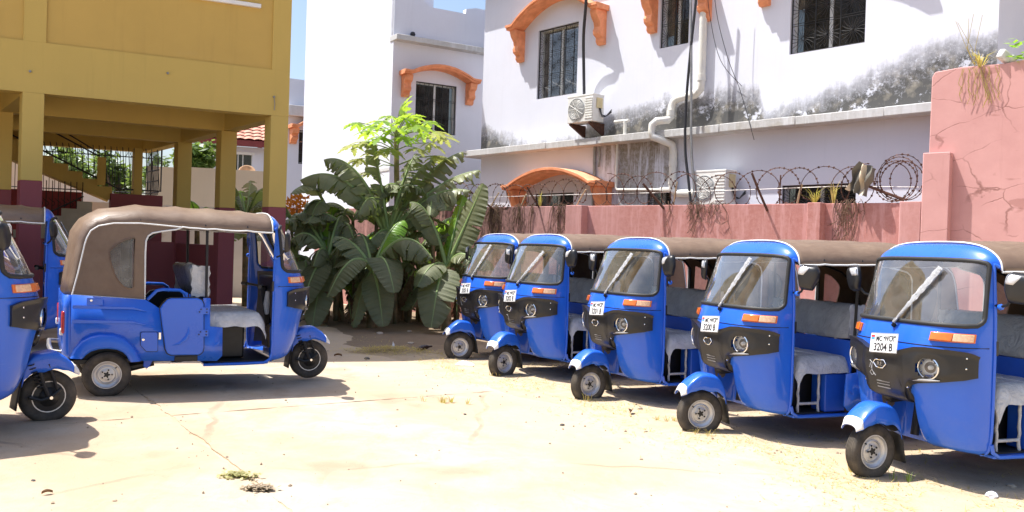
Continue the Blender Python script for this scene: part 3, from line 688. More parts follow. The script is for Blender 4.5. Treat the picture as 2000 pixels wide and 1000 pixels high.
        for z in (0.775, 0.565):
            m = MB(); m.prism([(-1.262, z-0.028), (-1.212, z-0.034), (-1.150, z-0.034), (-1.150, z+0.030), (-1.205, z+0.030), (-1.262, z+0.006)], (0, s*0.645, 0), (1, 0, 0), (0, 0, 1), (0, s*0.0145, 0)); hg = m.build('hinge', B, dr, bevel=0.002)
            for a, b in ((-1.235, -0.012), (-1.222, 0.012), (-1.170, -0.016), (-1.170, 0.014)): MB().lathe([(0.007, 0), (0.007, 0.006), (0, 0.007)], (a, s*0.659, z+b), (0, s, 0), 8).build('bolt', MT['black_mt'], hg)
        MB().box((-1.572, s*0.645, 0.545), (0.022, 0.012, 0.065)).build('latch', MT['chrome'], dr, bevel=0.003)
        MB().rng(-1.44, -1.235, s*0.60, s*0.638, 0.302, 0.355).build('step_pad', MT['rubber'], root, bevel=0.008)
        m = MB(); m.tube([(-1.11, s*0.626, 0.43), (-1.06, s*0.628, 0.455), (-1.03, s*0.628, 0.50)], [0.004, 0.012, 0.004], 8); m.build('pressing', B, rb)
        # grab rail over the door
        m = MB(); m.tube([(-1.68, s*0.575, 0.87), (-1.60, s*0.57, 0.955), (-1.55, s*0.57, 0.965), (-1.40, s*0.57, 0.96), (-1.355, s*0.57, 0.93), (-1.335, s*0.57, 0.88)], 0.016, 8); m.build('grab_rail', B, root)
        # tail lamp
        tl = MB().rng(-2.375, -2.335, s*0.50, s*0.60, 0.575, 0.775).build('tail_light', MT['redl'], root, bevel=0.018)
        MB().rng(-2.385, -2.345, s*0.515, s*0.585, 0.56, 0.62).build('white_lens', MT['white'], tl, bevel=0.01)
    # rear wall of the tub with rounded corners
    path = [(-2.300, -0.628), (-2.335, -0.615), (-2.358, -0.585), (-2.366, -0.54), (-2.368, -0.30), (-2.368, 0), (-2.368, 0.30), (-2.366, 0.54), (-2.358, 0.585), (-2.335, 0.615), (-2.300, 0.628)]
    m = MB(); m.grid(lambda i, z: (path[int(i)][0] + (0.02 if z < 0.40 else 0), path[int(i)][1], z), range(len(path)), [0.37, 0.40, 0.5, 0.65, 0.67, 0.70, 0.72, 0.80, 0.918]); m.build('tail_panel', B, rb, angle=40, solid=0.012)
    m = MB(); m.tube([(-2.36, -0.50, 0.40), (-2.44, -0.48, 0.41), (-2.45, 0, 0.41), (-2.44, 0.48, 0.41), (-2.36, 0.50, 0.40)], 0.02, 8); m.build('rear_bumper', MT['steel'], root)
    # ---------------- rear wheels and trailing arms
    for s in (-1, 1):
        wheel(root, 'rear_wheel', (-2.0, s*0.565, 0.2), s)
        m = MB(); m.tube([(-2.0, s*0.45, 0.21), (-1.80, s*0.47, 0.245), (-1.60, s*0.50, 0.285)], [0.035, 0.04, 0.03], 10); ta = m.build('trailing_arm', MT['black_mt'], root)
        MB().prism([(-1.70, 0.325), (-1.62, 0.325), (-1.645, 0.265), (-1.67, 0.245), (-1.70, 0.262)], (0, s*0.58, 0), (1, 0, 0), (0, 0, 1), (0, s*0.03, 0)).build('arm_bracket', MT['blue_sat'], ta, bevel=0.006)
    MB().rng(-2.2, -1.75, -0.30, 0.30, 0.22, 0.42).build('engine', MT['black_mt'], root, bevel=0.04)
    m = MB(); m.rng(-1.40, -1.28, -0.12, 0.12, 0.225, 0.31); m.build('gearbox', MT['black_mt'], root, bevel=0.02)
    # ---------------- canopy
    E_ = [(0, -0.552, 1.525), (1, -0.80, 1.530), (2, -1.10, 1.535), (3, -1.40, 1.545), (4, -1.757, 1.567), (5, -1.98, 1.558), (6, -2.10, 1.530), (7, -2.162, 1.485), (8, -2.192, 1.42), (9, -2.207, 1.365), (10, -2.255, 1.107), (11, -2.297, 0.917)]
    C_ = [(0, -0.552, 1.722), (1, -0.80, 1.736), (2, -1.10, 1.745), (3, -1.40, 1.748), (4, -1.76, 1.745), (5, -2.075, 1.690), (6, -2.150, 1.648), (7, -2.220, 1.605), (8, -2.262, 1.545), (9, -2.298, 1.482), (10, -2.330, 1.20), (11, -2.366, 0.915)]
    def canopy(u, t_, grow=0.0):
        ex, ez = lerp_tab([(a, b) for a, b, c in E_], t_), lerp_tab([(a, c) for a, b, c in E_], t_); cx, cz = lerp_tab([(a, b) for a, b, c in C_], t_), lerp_tab([(a, c) for a, b, c in C_], t_)
        hw = lerp_tab([(0, 0.562), (1, 0.578), (3, 0.600), (4, 0.612), (11, 0.622)], t_); k = max(0, 1 - abs(u)**3.2)**0.47
        fr = t_ - math.floor(t_); sag = 0.006*math.sin(math.pi*fr)*(1-abs(u)**4) if t_ < 4 else 0
        wr = 0.0025*mnoise.noise((t_*2.3, u*4, 0.4)) + 0.0008*mnoise.noise((t_*6, u*9, 2.4)) + (0.006*math.exp(-((fr if fr < 0.5 else fr-1)/0.10)**2) if 0.5 < t_ < 6.4 else 0)
        return Vector((ex + (cx-ex)*k, hw*u, ez + (cz-ez)*k - sag + wr)) + Vector((0, 0, grow))
    us = [-1, -0.995, -0.985, -0.97, -0.94, -0.90, -0.84, -0.76, -0.66, -0.54, -0.40, -0.2, 0, 0.2, 0.40, 0.54, 0.66, 0.76, 0.84, 0.90, 0.94, 0.97, 0.985, 0.995, 1]
    ts = sorted(set([i*0.2 for i in range(21)] + [4 + i*0.5 for i in range(15)]))
    can = MB().grid(lambda u, t_: canopy(u, t_), us, ts).build('canopy', MT['canvas'], root, angle=28, solid=0.008)
    m = MB(); m.tube([canopy(u, 0.01, 0.006) for u in us], 0.0065, 6); m.build('front_piping', MT['piping'], can)
    m = MB()
    for t_ in (1.0, 2.3, 4.0, 5.5):
        m2 = MB(); m2.tube([canopy(u*0.985, t_, -0.028) for u in us], 0.012, 7); m2.build('canopy_bow', MT['black_mt'], root)
    side = [(-2.297, 0.917), (-2.255, 1.107), (-2.207, 1.365), (-2.192, 1.42), (-2.162, 1.485), (-2.10, 1.530), (-1.98, 1.558), (-1.757, 1.567), (-1.56, 1.556), (-1.40, 1.545), (-1.45, 1.523), (-1.58, 1.500), (-1.655, 1.482), (-1.690, 1.455), (-1.708, 1.41), (-1.712, 1.30), (-1.708, 1.05), (-1.705, 0.872), (-2.0, 0.895)]
    win = [(-1.806, 1.430), (-1.83, 1.432), (-1.885, 1.415), (-1.945, 1.378), (-1.995, 1.33), (-2.010, 1.295), (-2.000, 1.225), (-1.962, 1.105), (-1.930, 1.045), (-1.885, 0.995), (-1.845, 0.978), (-1.815, 0.975), (-1.803, 0.990)]
    for s in (-1, 1):
        fy = lambda a, b: (a, s*(0.613 + 0.010*(1.5-b)), b)
        m = MB(); m.filled(side, [win], fy); sp = m.build('side_curtain', MT['canvas'], root, angle=0, solid=0.006, off=0)
        m = MB(); m.filled(win, [], fy); m.build('side_window', MT['film_win'], sp, angle=0)
        m = MB(); m.tube([Vector(fy(a, b)) + Vector((0, s*0.004, 0)) for a, b in win], 0.006, 5, closed=True); m.build('window_welt', MT['canvas'], sp)
        m = MB(); m.tube([Vector(fy(a, b)) + Vector((0, s*0.005, 0)) for a, b in side[:10]], 0.0062, 6); m.build('seam_piping', MT['piping'], sp)
        m = MB(); m.tube([Vector(fy(a, b)) + Vector((0, s*0.005, 0)) for a, b in side[9:] + [side[0]]], 0.0075, 6); m.build('edge_piping', MT['piping'], sp)
        m = MB(); m.tube([canopy(s*1.0, t_, -0.002) + Vector((0, s*0.004, 0)) for t_ in [i*0.25 for i in range(13)]], 0.0075, 6); m.build('eave_piping', MT['piping'], can)
        # door post behind the driver
        m = MB(); m.tube([(-1.16, s*0.555, 0.88), (-1.165, s*0.560, 1.20), (-1.17, s*0.570, 1.53)], 0.013, 8); m.build('door_post', MT['black_mt'], root)
        m = MB(); m.tube([(-1.71, s*0.585, 0.88), (-1.715, s*0.585, 1.40), (-1.60, s*0.575, 1.50)], 0.012, 8); m.build('rear_post', MT['black_mt'], root)
        m = MB(); m.tube([(-1.72, s*0.55, 1.53), (-1.95, s*0.53, 1.45), (-2.13, s*0.52, 1.30), (-2.2, s*0.52, 1.0)], 0.011, 7); m.build('frame_hoop', MT['black_mt'], root)
        # mirror
        px_, py_ = -0.475, s*0.735
        def mir(u, v):
            # u across (towards outside), v up
            w = 0.052 + 0.026*smooth(0, 0.55, v) - 0.012*smooth(0.8, 1.0, v); e = math.sqrt(max(0, 1 - abs(2*v-1)**5)); k = math.sqrt(max(0, 1-abs(u)**4))
            return w*(0.80+0.20*e)*u, -0.10 + 0.20*v, 0.045*k*e
        T = Matrix.Rotation(R(18)*s, 3, 'Z')
        def mp(u, v): a, b, c_ = mir(u, v); q = T @ Vector((c_, a*s*1.12, 0)); return (px_ + q.x, py_ + q.y + s*0.012*(b*4), 1.435 + b)
        gu = [-1 + i/6 for i in range(13)]; gv = [i/12 for i in range(13)]
        mi = MB().grid(mp, gu, gv).build('side_mirror', MT['black_pl'], root, angle=50, solid=0.004)
        def mg(u, v): a, b, c_ = mir(u, v); q = T @ Vector((-0.002, a*s*1.06, 0)); return (px_ + q.x, py_ + q.y + s*0.012*(b*4), 1.435 + b*0.95)
        MB().grid(mg, gu, gv).build('mirror_glass', MT['chrome'], mi, angle=60)
        def wrap(u, v): p = Vector(mp(-0.95 + 1.25*u*(0.5+0.5*v), 0.60 + 0.40*v)); return p + (T @ Vector((0.006, 0, 0.0)))
        MB().grid(wrap, [i/6 for i in range(7)], [i/5 for i in range(6)]).build('mirror_wrap', MT['silverwrap'], mi, angle=60, solid=0.003)
        m = MB(); m.tube([(-0.535, s*0.555, 1.285), (-0.53, s*0.60, 1.285), (-0.49, s*0.665, 1.31), (-0.475, s*0.70, 1.36)], 0.010, 8); m.build('mirror_stem', MT['black_mt'], mi)
        MB().lathe([(0, -0.022), (0.016, -0.016), (0.022, 0), (0.016, 0.016), (0, 0.022)], (-0.53, s*0.598, 1.282), (0, 1, 0), 12).build('stem_boss', B, mi)
    return root, steer_parts

def add_plate(root, digits, chalk=None):
    pl = MB().box((0, 0, 0), (0.006, 0.262, 0.142), Matrix.Rotation(R(-9), 3, 'Y') @ Matrix.Rotation(R(4), 3, 'X')).build('number_plate', MT['plate'], root, bevel=0.003)
    pl.location = (-0.046, 0.045, 0.984)
    Rt = (Matrix.Rotation(R(-9), 3, 'Y') @ Matrix.Rotation(R(4), 3, 'X'))
    def put(me, name, y, z, mat, fx=0.0036):
        if not me.materials: me.materials.append(mat)
        o = reuse(me, name, pl); o.matrix_local = (Rt.to_4x4() @ Matrix.Translation((fx, y, z)) @ Matrix.Rotation(R(90), 4, 'Z') @ Matrix.Rotation(R(90), 4, 'X')); return o
    put(text_mesh('MC', 0.056, 0.0008, 0.72, bold=0.0014), 'lettering', -0.044, 0.012, MT['ink']); put(text_mesh('WCR', 0.056, 0.0008, 0.68, bold=0.0014), 'lettering', 0.054, 0.014, MT['ink'])
    put(text_mesh(digits, 0.078, 0.0008, 0.82, bold=0.0020), 'lettering', 0.0, -0.056, MT['ink'])
    def flat(poly, name, mat):
        m = MB(); m.prism(poly, (0, 0, 0), (1, 0, 0), (0, 1, 0), (0, 0, 0.001)); me = m.mesh(name, mat, 0); put(me, name, 0, 0, mat)
    flat([(-0.004, 0.045), (0.012, 0.045), (0.004, 0.020)], 'emblem', MT['ink'])
    flat([(0.098, 0.038), (0.112, 0.038), (0.112, 0.054), (0.098, 0.054)], 'emblem', MT['ink'])
    flat([(-0.120, 0.040), (-0.088, 0.040), (-0.088, 0.056), (-0.120, 0.056)], 'flag', MT['flag_r']); flat([(-0.120, 0.024), (-0.088, 0.024), (-0.088, 0.0395), (-0.120, 0.0395)], 'flag', MT['flag_b'])
    m = MB(); m.tube([Vector((0.0035, a, b)) for a, b in ((-0.128, -0.068), (0.128, -0.068), (0.128, 0.068), (-0.128, 0.068))], 0.0016, 4, closed=True)
    o = m.build('border', MT['ink'], pl); o.matrix_local = Rt.to_4x4()
    if chalk:
        m = MB(); m.tube([skin(y, z, 0.058) for y, z in chalk], 0.0028, 5); m.build('chalk_mark', MT['chalk'], root)
MT['chalk'] = M('chalk', (0.45, 0.45, 0.45), 0.9)

ROW = 'blue auto rickshaws parked in a row along the pink wall'; LEFT = 'blue auto rickshaws on the concrete by the yellow building'
SPOTS = [  # x, y, heading, z, steer, plate, label, group
    (2.63, 6.22, 199.2, -0.049, 3, '3204 B', 'blue auto rickshaw with number plate 3204 B, closest of the row by the pink wall', ROW),
    (1.68, 7.52, 200.2, -0.055, -9, '3200 B', 'blue auto rickshaw with number plate 3200 B, between plates 3201 and 3204', ROW),
    (0.83, 8.89, 206.3, -0.040, 4, '3201 B', 'blue auto rickshaw with number plate 3201 B, in the middle of the row', ROW),
    (-0.07, 10.18, 210.3, -0.011, 13, '3202 B', 'blue auto rickshaw with number plate 3202 B, beside the one at the far end', ROW),
    (-0.67, 11.50, 211.1, -0.001, -8, '3203 B', 'blue auto rickshaw with number plate 3203 B, beside the banana plants', ROW),
    (-2.14, 9.21, 29.4, 0.085, 0, None, 'blue auto rickshaw with brown canopy, seen whole from the side', LEFT),
    (-3.56, 6.67, 42.6, 0.075, 0, None, 'blue auto rickshaw cut by the picture edge, its front wheel nearest on the concrete', LEFT),
    (-5.32, 10.95, 29.4, 0.13, 0, None, 'shaded blue auto rickshaw under the yellow building, mostly hidden behind two others', LEFT)]
CHALK = {'3204 B': [(-0.10, 0.845), (-0.075, 0.83), (-0.085, 0.80), (-0.11, 0.805), (-0.095, 0.83), (-0.085, 0.79), (-0.075, 0.765), (-0.098, 0.755), (-0.112, 0.775), (-0.09, 0.79), (-0.062, 0.755)],
         '3202 B': [(-0.07, 0.775), (-0.05, 0.765), (-0.045, 0.745), (-0.06, 0.725), (-0.05, 0.70)],
         '3203 B': [(-0.105, 0.86), (-0.10, 0.80), (-0.095, 0.77), (-0.075, 0.775)]}
WIPE = [-3, 7, 3, -9, 9, 0, 0, 2]
proto, STEER = make_rickshaw()
for i, (x, y, h, z, stv, plate, lab, grp) in enumerate(SPOTS):
    o = proto if i == len(SPOTS)-1 else copy_tree(proto)
    o.location = (x, y, z); o.rotation_euler = (0, 0, R(h)); o['label'] = lab; o['category'] = 'auto rickshaw'; o['group'] = grp
    for ch in o.children:
        if ch.name.split('.')[0] in STEER: ch.rotation_euler = (0, 0, R(stv))
        nm = ch.name.split('.')[0]
        if nm == 'wiper':
            p = shell(0.02, 0.735) + Vector((0.03, 0, 0)); ch.matrix_local = Matrix.Translation(p) @ Matrix.Rotation(R(WIPE[i]), 4, Vector((0.88, 0, 0.47))) @ Matrix.Translation(-p)
        if nm == 'side_mirror' and i not in (5,):
            p = Vector((-0.5, 0.62 if ch.data.vertices[0].co.y > 0 else -0.62, 1.35)); rn = random.Random(i*7 + (1 if p.y > 0 else 0)); ch.matrix_local = Matrix.Translation(p) @ Matrix.Rotation(R(rn.uniform(-9, 9)), 4, 'X') @ Matrix.Rotation(R(rn.uniform(-14, 14)), 4, 'Z') @ Matrix.Translation(-p)
    if plate: add_plate(o, plate, CHALK.get(plate))
# ------------------------------------------------------------------ wall materials
def plaster(name, col, stain_col=(0.055, 0.052, 0.043), hts=None, hscale=12.0, zbase=0.0, zspan=2.0, drip=None, var=0.05, patch=None, streak=0.16, rough=0.85, spec=0.25):
    """painted plaster; hts: stops (u/hscale, height/zspan) of a mould band that climbs from zbase"""
    t = NT(name); x, y, z = t.sep()
    c = t.ramp(t.noise(1.3, 5, 0.6), [(0.3, tuple(q*(1-var) for q in col)), (0.7, col)])
    c = t.mix(t.ramp(t.noise(0.35, 3), [(0.5, 0.0), (0.75, 0.25)]), c, tuple(q*0.9 for q in col))
    # faint vertical rain streaks
    st = t.noise(1.0, 5, 0.7, t.mapv((7, 7, 0.35)))
    c = t.mix(t.ramp(st, [(0.54, 0.0), (0.8, streak)]), c, tuple(q*0.62 for q in col))
    if patch: c = t.mix(t.ramp(t.noise(0.8, 4, 0.6, t.mapv((1, 1, 1.4), (3, 9, 2))), [(0.60, 0.0), (0.64, 0.5)]), c, patch)
    if hts:
        hh = t.ramp(t.math('DIVIDE', x, hscale), [(a, b) for a, b in hts])
        lv = t.math('DIVIDE', t.math('SUBTRACT', z, zbase), zspan)
        nz = t.math('MULTIPLY', t.math('SUBTRACT', t.noise(2.2, 8, 0.7), 0.5), 0.30)
        nv = t.math('MULTIPLY', t.math('SUBTRACT', t.noise(1.0, 6, 0.75, t.mapv((5, 5, 0.5))), 0.5), 0.22)
        f0 = t.math('SUBTRACT', t.math('ADD', t.math('ADD', t.math('MULTIPLY', hh, 1.05), nz), nv), lv)
        soft = t.ramp(f0, [(0.0, 0.0), (0.07, 0.55), (0.20, 1.0)])
        sp = t.ramp(t.noise(13, 9, 0.85), [(0.36, 0.35), (0.50, 1.0)])
        core = t.ramp(t.math('SUBTRACT', t.math('ADD', t.math('MULTIPLY', hh, 0.60), t.math('MULTIPLY', nz, 1.1)), lv), [(0.0, 0.0), (0.09, 1.0)])
        peel = t.ramp(t.noise(2.6, 7, 0.75, t.mapv((1, 1, 1), (9, 4, 2))), [(0.58, 1.0), (0.62, 0.2)])
        f = t.math('MULTIPLY', t.math('MAXIMUM', t.math('MULTIPLY', soft, sp), core), peel)
        f = t.math('MULTIPLY', f, t.ramp(hh, [(0.02, 0.0), (0.06, 1.0)]))
        sc_ = t.mix(t.ramp(t.noise(5, 5), [(0.5, 0.0), (0.75, 1.0)]), stain_col, (0.27, 0.24, 0.18))
        c = t.mix(t.math('MULTIPLY', f, 0.93), c, sc_)
    if drip:
        for (u0, u1, ztop, ln, dc, amt) in drip:
            xw = t.math('ADD', x, t.math('MULTIPLY', t.math('SUBTRACT', t.noise(1.1, 5, 0.7), 0.5), 2.6))
            a = t.math('MULTIPLY', t.ramp(t.math('DIVIDE', t.math('SUBTRACT', xw, u0), u1-u0), [(0.0, 0.0), (0.3, 1.0), (0.7, 1.0), (1.0, 0.0)]), t.ramp(t.noise(1.0, 6, 0.75, t.mapv((4.5, 4.5, 0.5))), [(0.38, 0.0), (0.50, 1.0)]))
            a = t.math('MULTIPLY', a, t.ramp(t.math('DIVIDE', t.math('SUBTRACT', ztop, z), ln), [(0.0, 1.0), (0.7, 0.8), (1.0, 0.0)]))
            a = t.math('MULTIPLY', a, t.ramp(t.noise(14, 5, 0.75), [(0.35, 0.45), (0.6, 1.0)]))
            c = t.mix(t.math('MULTIPLY', a, amt), c, dc)
    h = t.math('ADD', t.math('MULTIPLY', t.noise(9, 5), 0.7), t.math('MULTIPLY', t.noise(70, 4), 0.3))
    return t.done(t.bsdf(c, rough, spec=spec, normal=t.bump(h, 0.22, 0.012)))
MT['b1_up'] = plaster('white_wall_upper', (0.715, 0.73, 0.81), hts=[(0.0, 0.50), (0.03, 0.46), (0.10, 0.34), (0.20, 0.20), (0.26, 0.13), (0.275, 0.34), (0.33, 0.38), (0.45, 0.36), (0.56, 0.30), (0.62, 0.14), (0.72, 0.07), (0.80, 0.08), (0.86, 0.20), (0.92, 0.32), (0.98, 0.28)], hscale=12.0, zbase=3.95, zspan=2.0)
MT['b1_low'] = plaster('white_wall_lower', (0.695, 0.71, 0.79), drip=[(5.0, 7.4, 3.85, 2.6, (0.13, 0.115, 0.09), 0.92), (5.2, 7.0, 3.9, 1.2, (0.33, 0.27, 0.19), 0.5)])
MT['b2'] = plaster('white_wall_far', (0.735, 0.75, 0.825))
MT['ledge'] = plaster('ledge_concrete', (0.66, 0.66, 0.66), hts=None, var=0.15, drip=[(-2, 13, 4.0, 0.4, (0.30, 0.28, 0.24), 0.6)], patch=(0.45, 0.41, 0.33))
MT['orange'] = M('orange_trim', (0.78, 0.275, 0.115), 0.75, 0, 0.18, 5, bump=0.2, bscale=18, tint=(0.80, 0.32, 0.16))
MT['orange_top'] = M('orange_trim_weathered', (0.72, 0.36, 0.20), 0.8, 0, 0.25, 6)
MT['grille'] = M('black_ironwork', (0.022, 0.021, 0.022), 0.5, 0.3, 0.2, 9)
MT['pane'] = glass_mat('window_glass', (0.20, 0.19, 0.17), 0.16, 0.08, 0.06)
MT['darkroom'] = M('dark_room', (0.035, 0.032, 0.028), 0.9)  # near-black boards behind openings; the unlit inside is put into the colour
MT['alu'] = M('pale_window_bar', (0.62, 0.62, 0.60), 0.45, 0.2, 0.1, 6)
MT['pink'] = plaster('pink_wall', (0.60, 0.32, 0.30), drip=[(-1.5, 7.0, 2.40, 1.6, (0.34, 0.11, 0.075), 0.65), (5.7, 13.5, 2.45, 2.4, (0.07, 0.045, 0.04), 1.0)], var=0.08)
# tall pink wall with plaster cracks
t = NT('pink_wall_cracked'); x, y, z = t.sep()
c = t.ramp(t.noise(1.6, 5), [(0.3, (0.55, 0.285, 0.265)), (0.7, (0.64, 0.35, 0.325))])
wv = t.new('ShaderNodeMix', data_type='VECTOR'); wv.inputs[0].default_value = 0.22
nz = t.new('ShaderNodeTexNoise'); nz.inputs['Scale'].default_value = 2.6; nz.inputs['Detail'].default_value = 5; t.lk(t.tc.outputs['Object'], nz.inputs['Vector'])
t.lk(t.mapv((1.0, 1.0, 1.9)), wv.inputs[4]); t.lk(nz.outputs['Color'], wv.inputs[5])
vo = t.new('ShaderNodeTexVoronoi', feature='DISTANCE_TO_EDGE'); vo.inputs['Scale'].default_value = 1.5; t.lk(wv.outputs[1], vo.inputs['Vector'])
crk = t.math('MULTIPLY', t.ramp(vo.outputs[0], [(0.0, 1.0), (0.006, 0.7), (0.014, 0.0)]), t.ramp(t.noise(1.7, 3), [(0.44, 0.0), (0.60, 1.0)]))
c = t.mix(t.math('MULTIPLY', crk, 0.85), c, (0.24, 0.11, 0.09))
bl = t.ramp(t.noise(1.0, 3, 0.5, t.mapv((2.2, 2.2, 5.0), (4, 0, 1))), [(0.66, 0.0), (0.70, 0.55)])
c = t.mix(bl, c, (0.36, 0.165, 0.14))
c = t.mix(t.ramp(t.noise(1.0, 5, 0.7, t.mapv((6, 6, 0.4))), [(0.6, 0.0), (0.8, 0.3)]), c, (0.33, 0.15, 0.12))
MT['pink_tall'] = t.done(t.bsdf(c, 0.85, spec=0.25, normal=t.bump(t.math('SUBTRACT', t.math('MULTIPLY', t.noise(12, 5), 0.5), t.math('MULTIPLY', crk, 0.6)), 0.25, 0.012)))
MT['yellow'] = plaster('mustard_wall', (0.59, 0.425, 0.120), var=0.06, streak=0.28, rough=0.7)
MT['yellow_or'] = plaster('mustard_wall_infill', (0.585, 0.395, 0.110), var=0.08, streak=0.28, rough=0.7, patch=(0.55, 0.38, 0.12))
MT['maroon'] = plaster('maroon_dado', (0.265, 0.070, 0.078), var=0.10, streak=0.4, rough=0.6)
MT['redwall'] = M('red_wall', (0.30, 0.04, 0.045), 0.7, 0, 0.1, 3)
MT['stepstone'] = M('pale_step', (0.50, 0.47, 0.38), 0.8, 0, 0.1, 5)
MT['rust'] = M('rusty_iron', (0.10, 0.045, 0.03), 0.75, 0.3, 0.4, 20)
MT['pvc'] = M('white_pvc', (0.74, 0.74, 0.72), 0.4, 0, 0.12, 6, tint=(0.70, 0.68, 0.60))
MT['acwhite'] = M('ac_white', (0.74, 0.73, 0.69), 0.45, 0, 0.08, 5)
MT['acgrey'] = M('ac_grille', (0.36, 0.37, 0.37), 0.5, 0, 0.1, 9)
MT['cream'] = M('cream_plastic', (0.62, 0.52, 0.28), 0.5, 0, 0.1, 9)
MT['cable'] = M('black_cable', (0.02, 0.02, 0.025), 0.5, 0, 0.2, 9)

def wall_holes(mb, u0, u1, z0, z1, holes, y0=0.0, depth=0.2, sgn=1):
    """front skin at local y0 with rectangular openings and their reveals going back by depth (towards -sgn*y)"""
    us = sorted(set([u0, u1] + [h[0] for h in holes] + [h[1] for h in holes])); zs = sorted(set([z0, z1] + [h[2] for h in holes] + [h[3] for h in holes]))
    us = [u for u in us if u0 <= u <= u1]; zs = [z for z in zs if z0 <= z <= z1]
    for a, b in zip(us, us[1:]):
        for c_, d in zip(zs, zs[1:]):
            mu, mz = (a+b)/2, (c_+d)/2
            if any(h[0] < mu < h[1] and h[2] < mz < h[3] for h in holes): continue
            mb.add([(a, y0, c_), (b, y0, c_), (b, y0, d), (a, y0, d)], [(0, 1, 2, 3)])
    yb = y0 - sgn*depth
    for (a, b, c_, d) in holes:
        c2, d2 = max(c_, z0), min(d, z1)
        mb.add([(a, y0, c2), (a, yb, c2), (a, yb, d2), (a, y0, d2)], [(0, 1, 2, 3)]); mb.add([(b, y0, c2), (b, yb, c2), (b, yb, d2), (b, y0, d2)], [(0, 1, 2, 3)])
        if c_ >= z0: mb.add([(a, y0, c_), (b, y0, c_), (b, yb, c_), (a, yb, c_)], [(0, 1, 2, 3)])
        if d <= z1: mb.add([(a, y0, d), (b, y0, d), (b, yb, d), (a, yb, d)], [(0, 1, 2, 3)])
    return mb

def window(parent, u0, u1, z0, z1, y0, sgn=1, depth=0.16, burst=True, bars=3, rows=3, mull=1, rays=18):
    """frame, panes and iron grille set into an opening; sgn: +1 when local +y faces out"""
    yb = y0 - sgn*depth; yg = y0 - sgn*0.05
    w = bpy.data.objects.new('window', None); C.objects.link(w); w.parent = parent; w.empty_display_size = 0.1
    MB().rng(u0, u1, yb-sgn*0.30, yb-sgn*0.32, z0, z1).build('room_dark_board', MT['darkroom'], w, angle=0)
    m = MB(); f = 0.045
    m.rng(u0, u0+f, yb, yb-sgn*0.05, z0, z1); m.rng(u1-f, u1, yb, yb-sgn*0.05, z0, z1); m.rng(u0+f, u1-f, yb, yb-sgn*0.05, z1-f, z1); m.rng(u0+f, u1-f, yb, yb-sgn*0.05, z0, z0+f)
    m.build('frame', MT['alu'], w)
    for k in range(mull):
        uu = u0 + (u1-u0)*(k+1)/(mull+1); MB().rng(uu-0.03, uu+0.03, yb+sgn*0.001, yb-sgn*0.05, z0+f, z1-f).build('mullion', MT['alu'], w)
    for k in range(mull+1):
        a, b = u0 + (u1-u0)*k/(mull+1), u0 + (u1-u0)*(k+1)/(mull+1)
        MB().add([(a+0.03, yb-sgn*0.025, z0+f), (b-0.03, yb-sgn*0.025, z0+f), (b-0.03, yb-sgn*0.025, z1-f), (a+0.03, yb-sgn*0.025, z1-f)], [(0, 1, 2, 3)]).build('pane', MT['pane'], w, angle=0)
    gr = MB(); P = lambda a, b: (a, yg, b)
    for a in (u0+0.012, u1-0.012): gr.tube([P(a, z0), P(a, z1)], 0.014, 5)
    for b in (z0+0.012, z1-0.012): gr.tube([P(u0, b), P(u1, b)], 0.014, 5)
    for k in range(1, bars): gr.tube([P(u0+(u1-u0)*k/bars, z0), P(u0+(u1-u0)*k/bars, z1)], 0.011, 5)
    for k in range(1, rows):
        for e in (-0.02, 0.02): gr.tube([P(u0, z0+(z1-z0)*k/rows+e), P(u1, z0+(z1-z0)*k/rows+e)], 0.006, 5)
    if burst:
        for i in range(bars):
            for j in range(rows):
                cu, cz = u0 + (u1-u0)*(i+0.5)/bars, z0 + (z1-z0)*(j+0.5)/rows; hu, hz = (u1-u0)/bars*0.46, (z1-z0)/rows*0.42
                for k in range(rays):
                    q = 2*math.pi*k/rays
                    if abs(math.cos(q)) < 0.25 and False: continue
                    e = 1/max(abs(math.cos(q))**4 + abs(math.sin(q))**4, 1e-6)**0.25
                    gr.tube([P(cu + 0.02*math.cos(q), cz + 0.02*math.sin(q)), P(cu + hu*e*0.62*math.cos(q), cz + hz*e*0.62*math.sin(q)), P(cu + hu*e*math.cos(q + 0.10), cz + hz*e*math.sin(q + 0.10))], 0.0045, 4, caps=False)
    else:
        n = int((u1-u0)/0.12)
        for k in range(1, n): gr.tube([P(u0+(u1-u0)*k/n, z0), P(u0+(u1-u0)*k/n, z1)], 0.006, 5)
    gr.build('iron_grille', MT['grille'], w, angle=60)
    return w

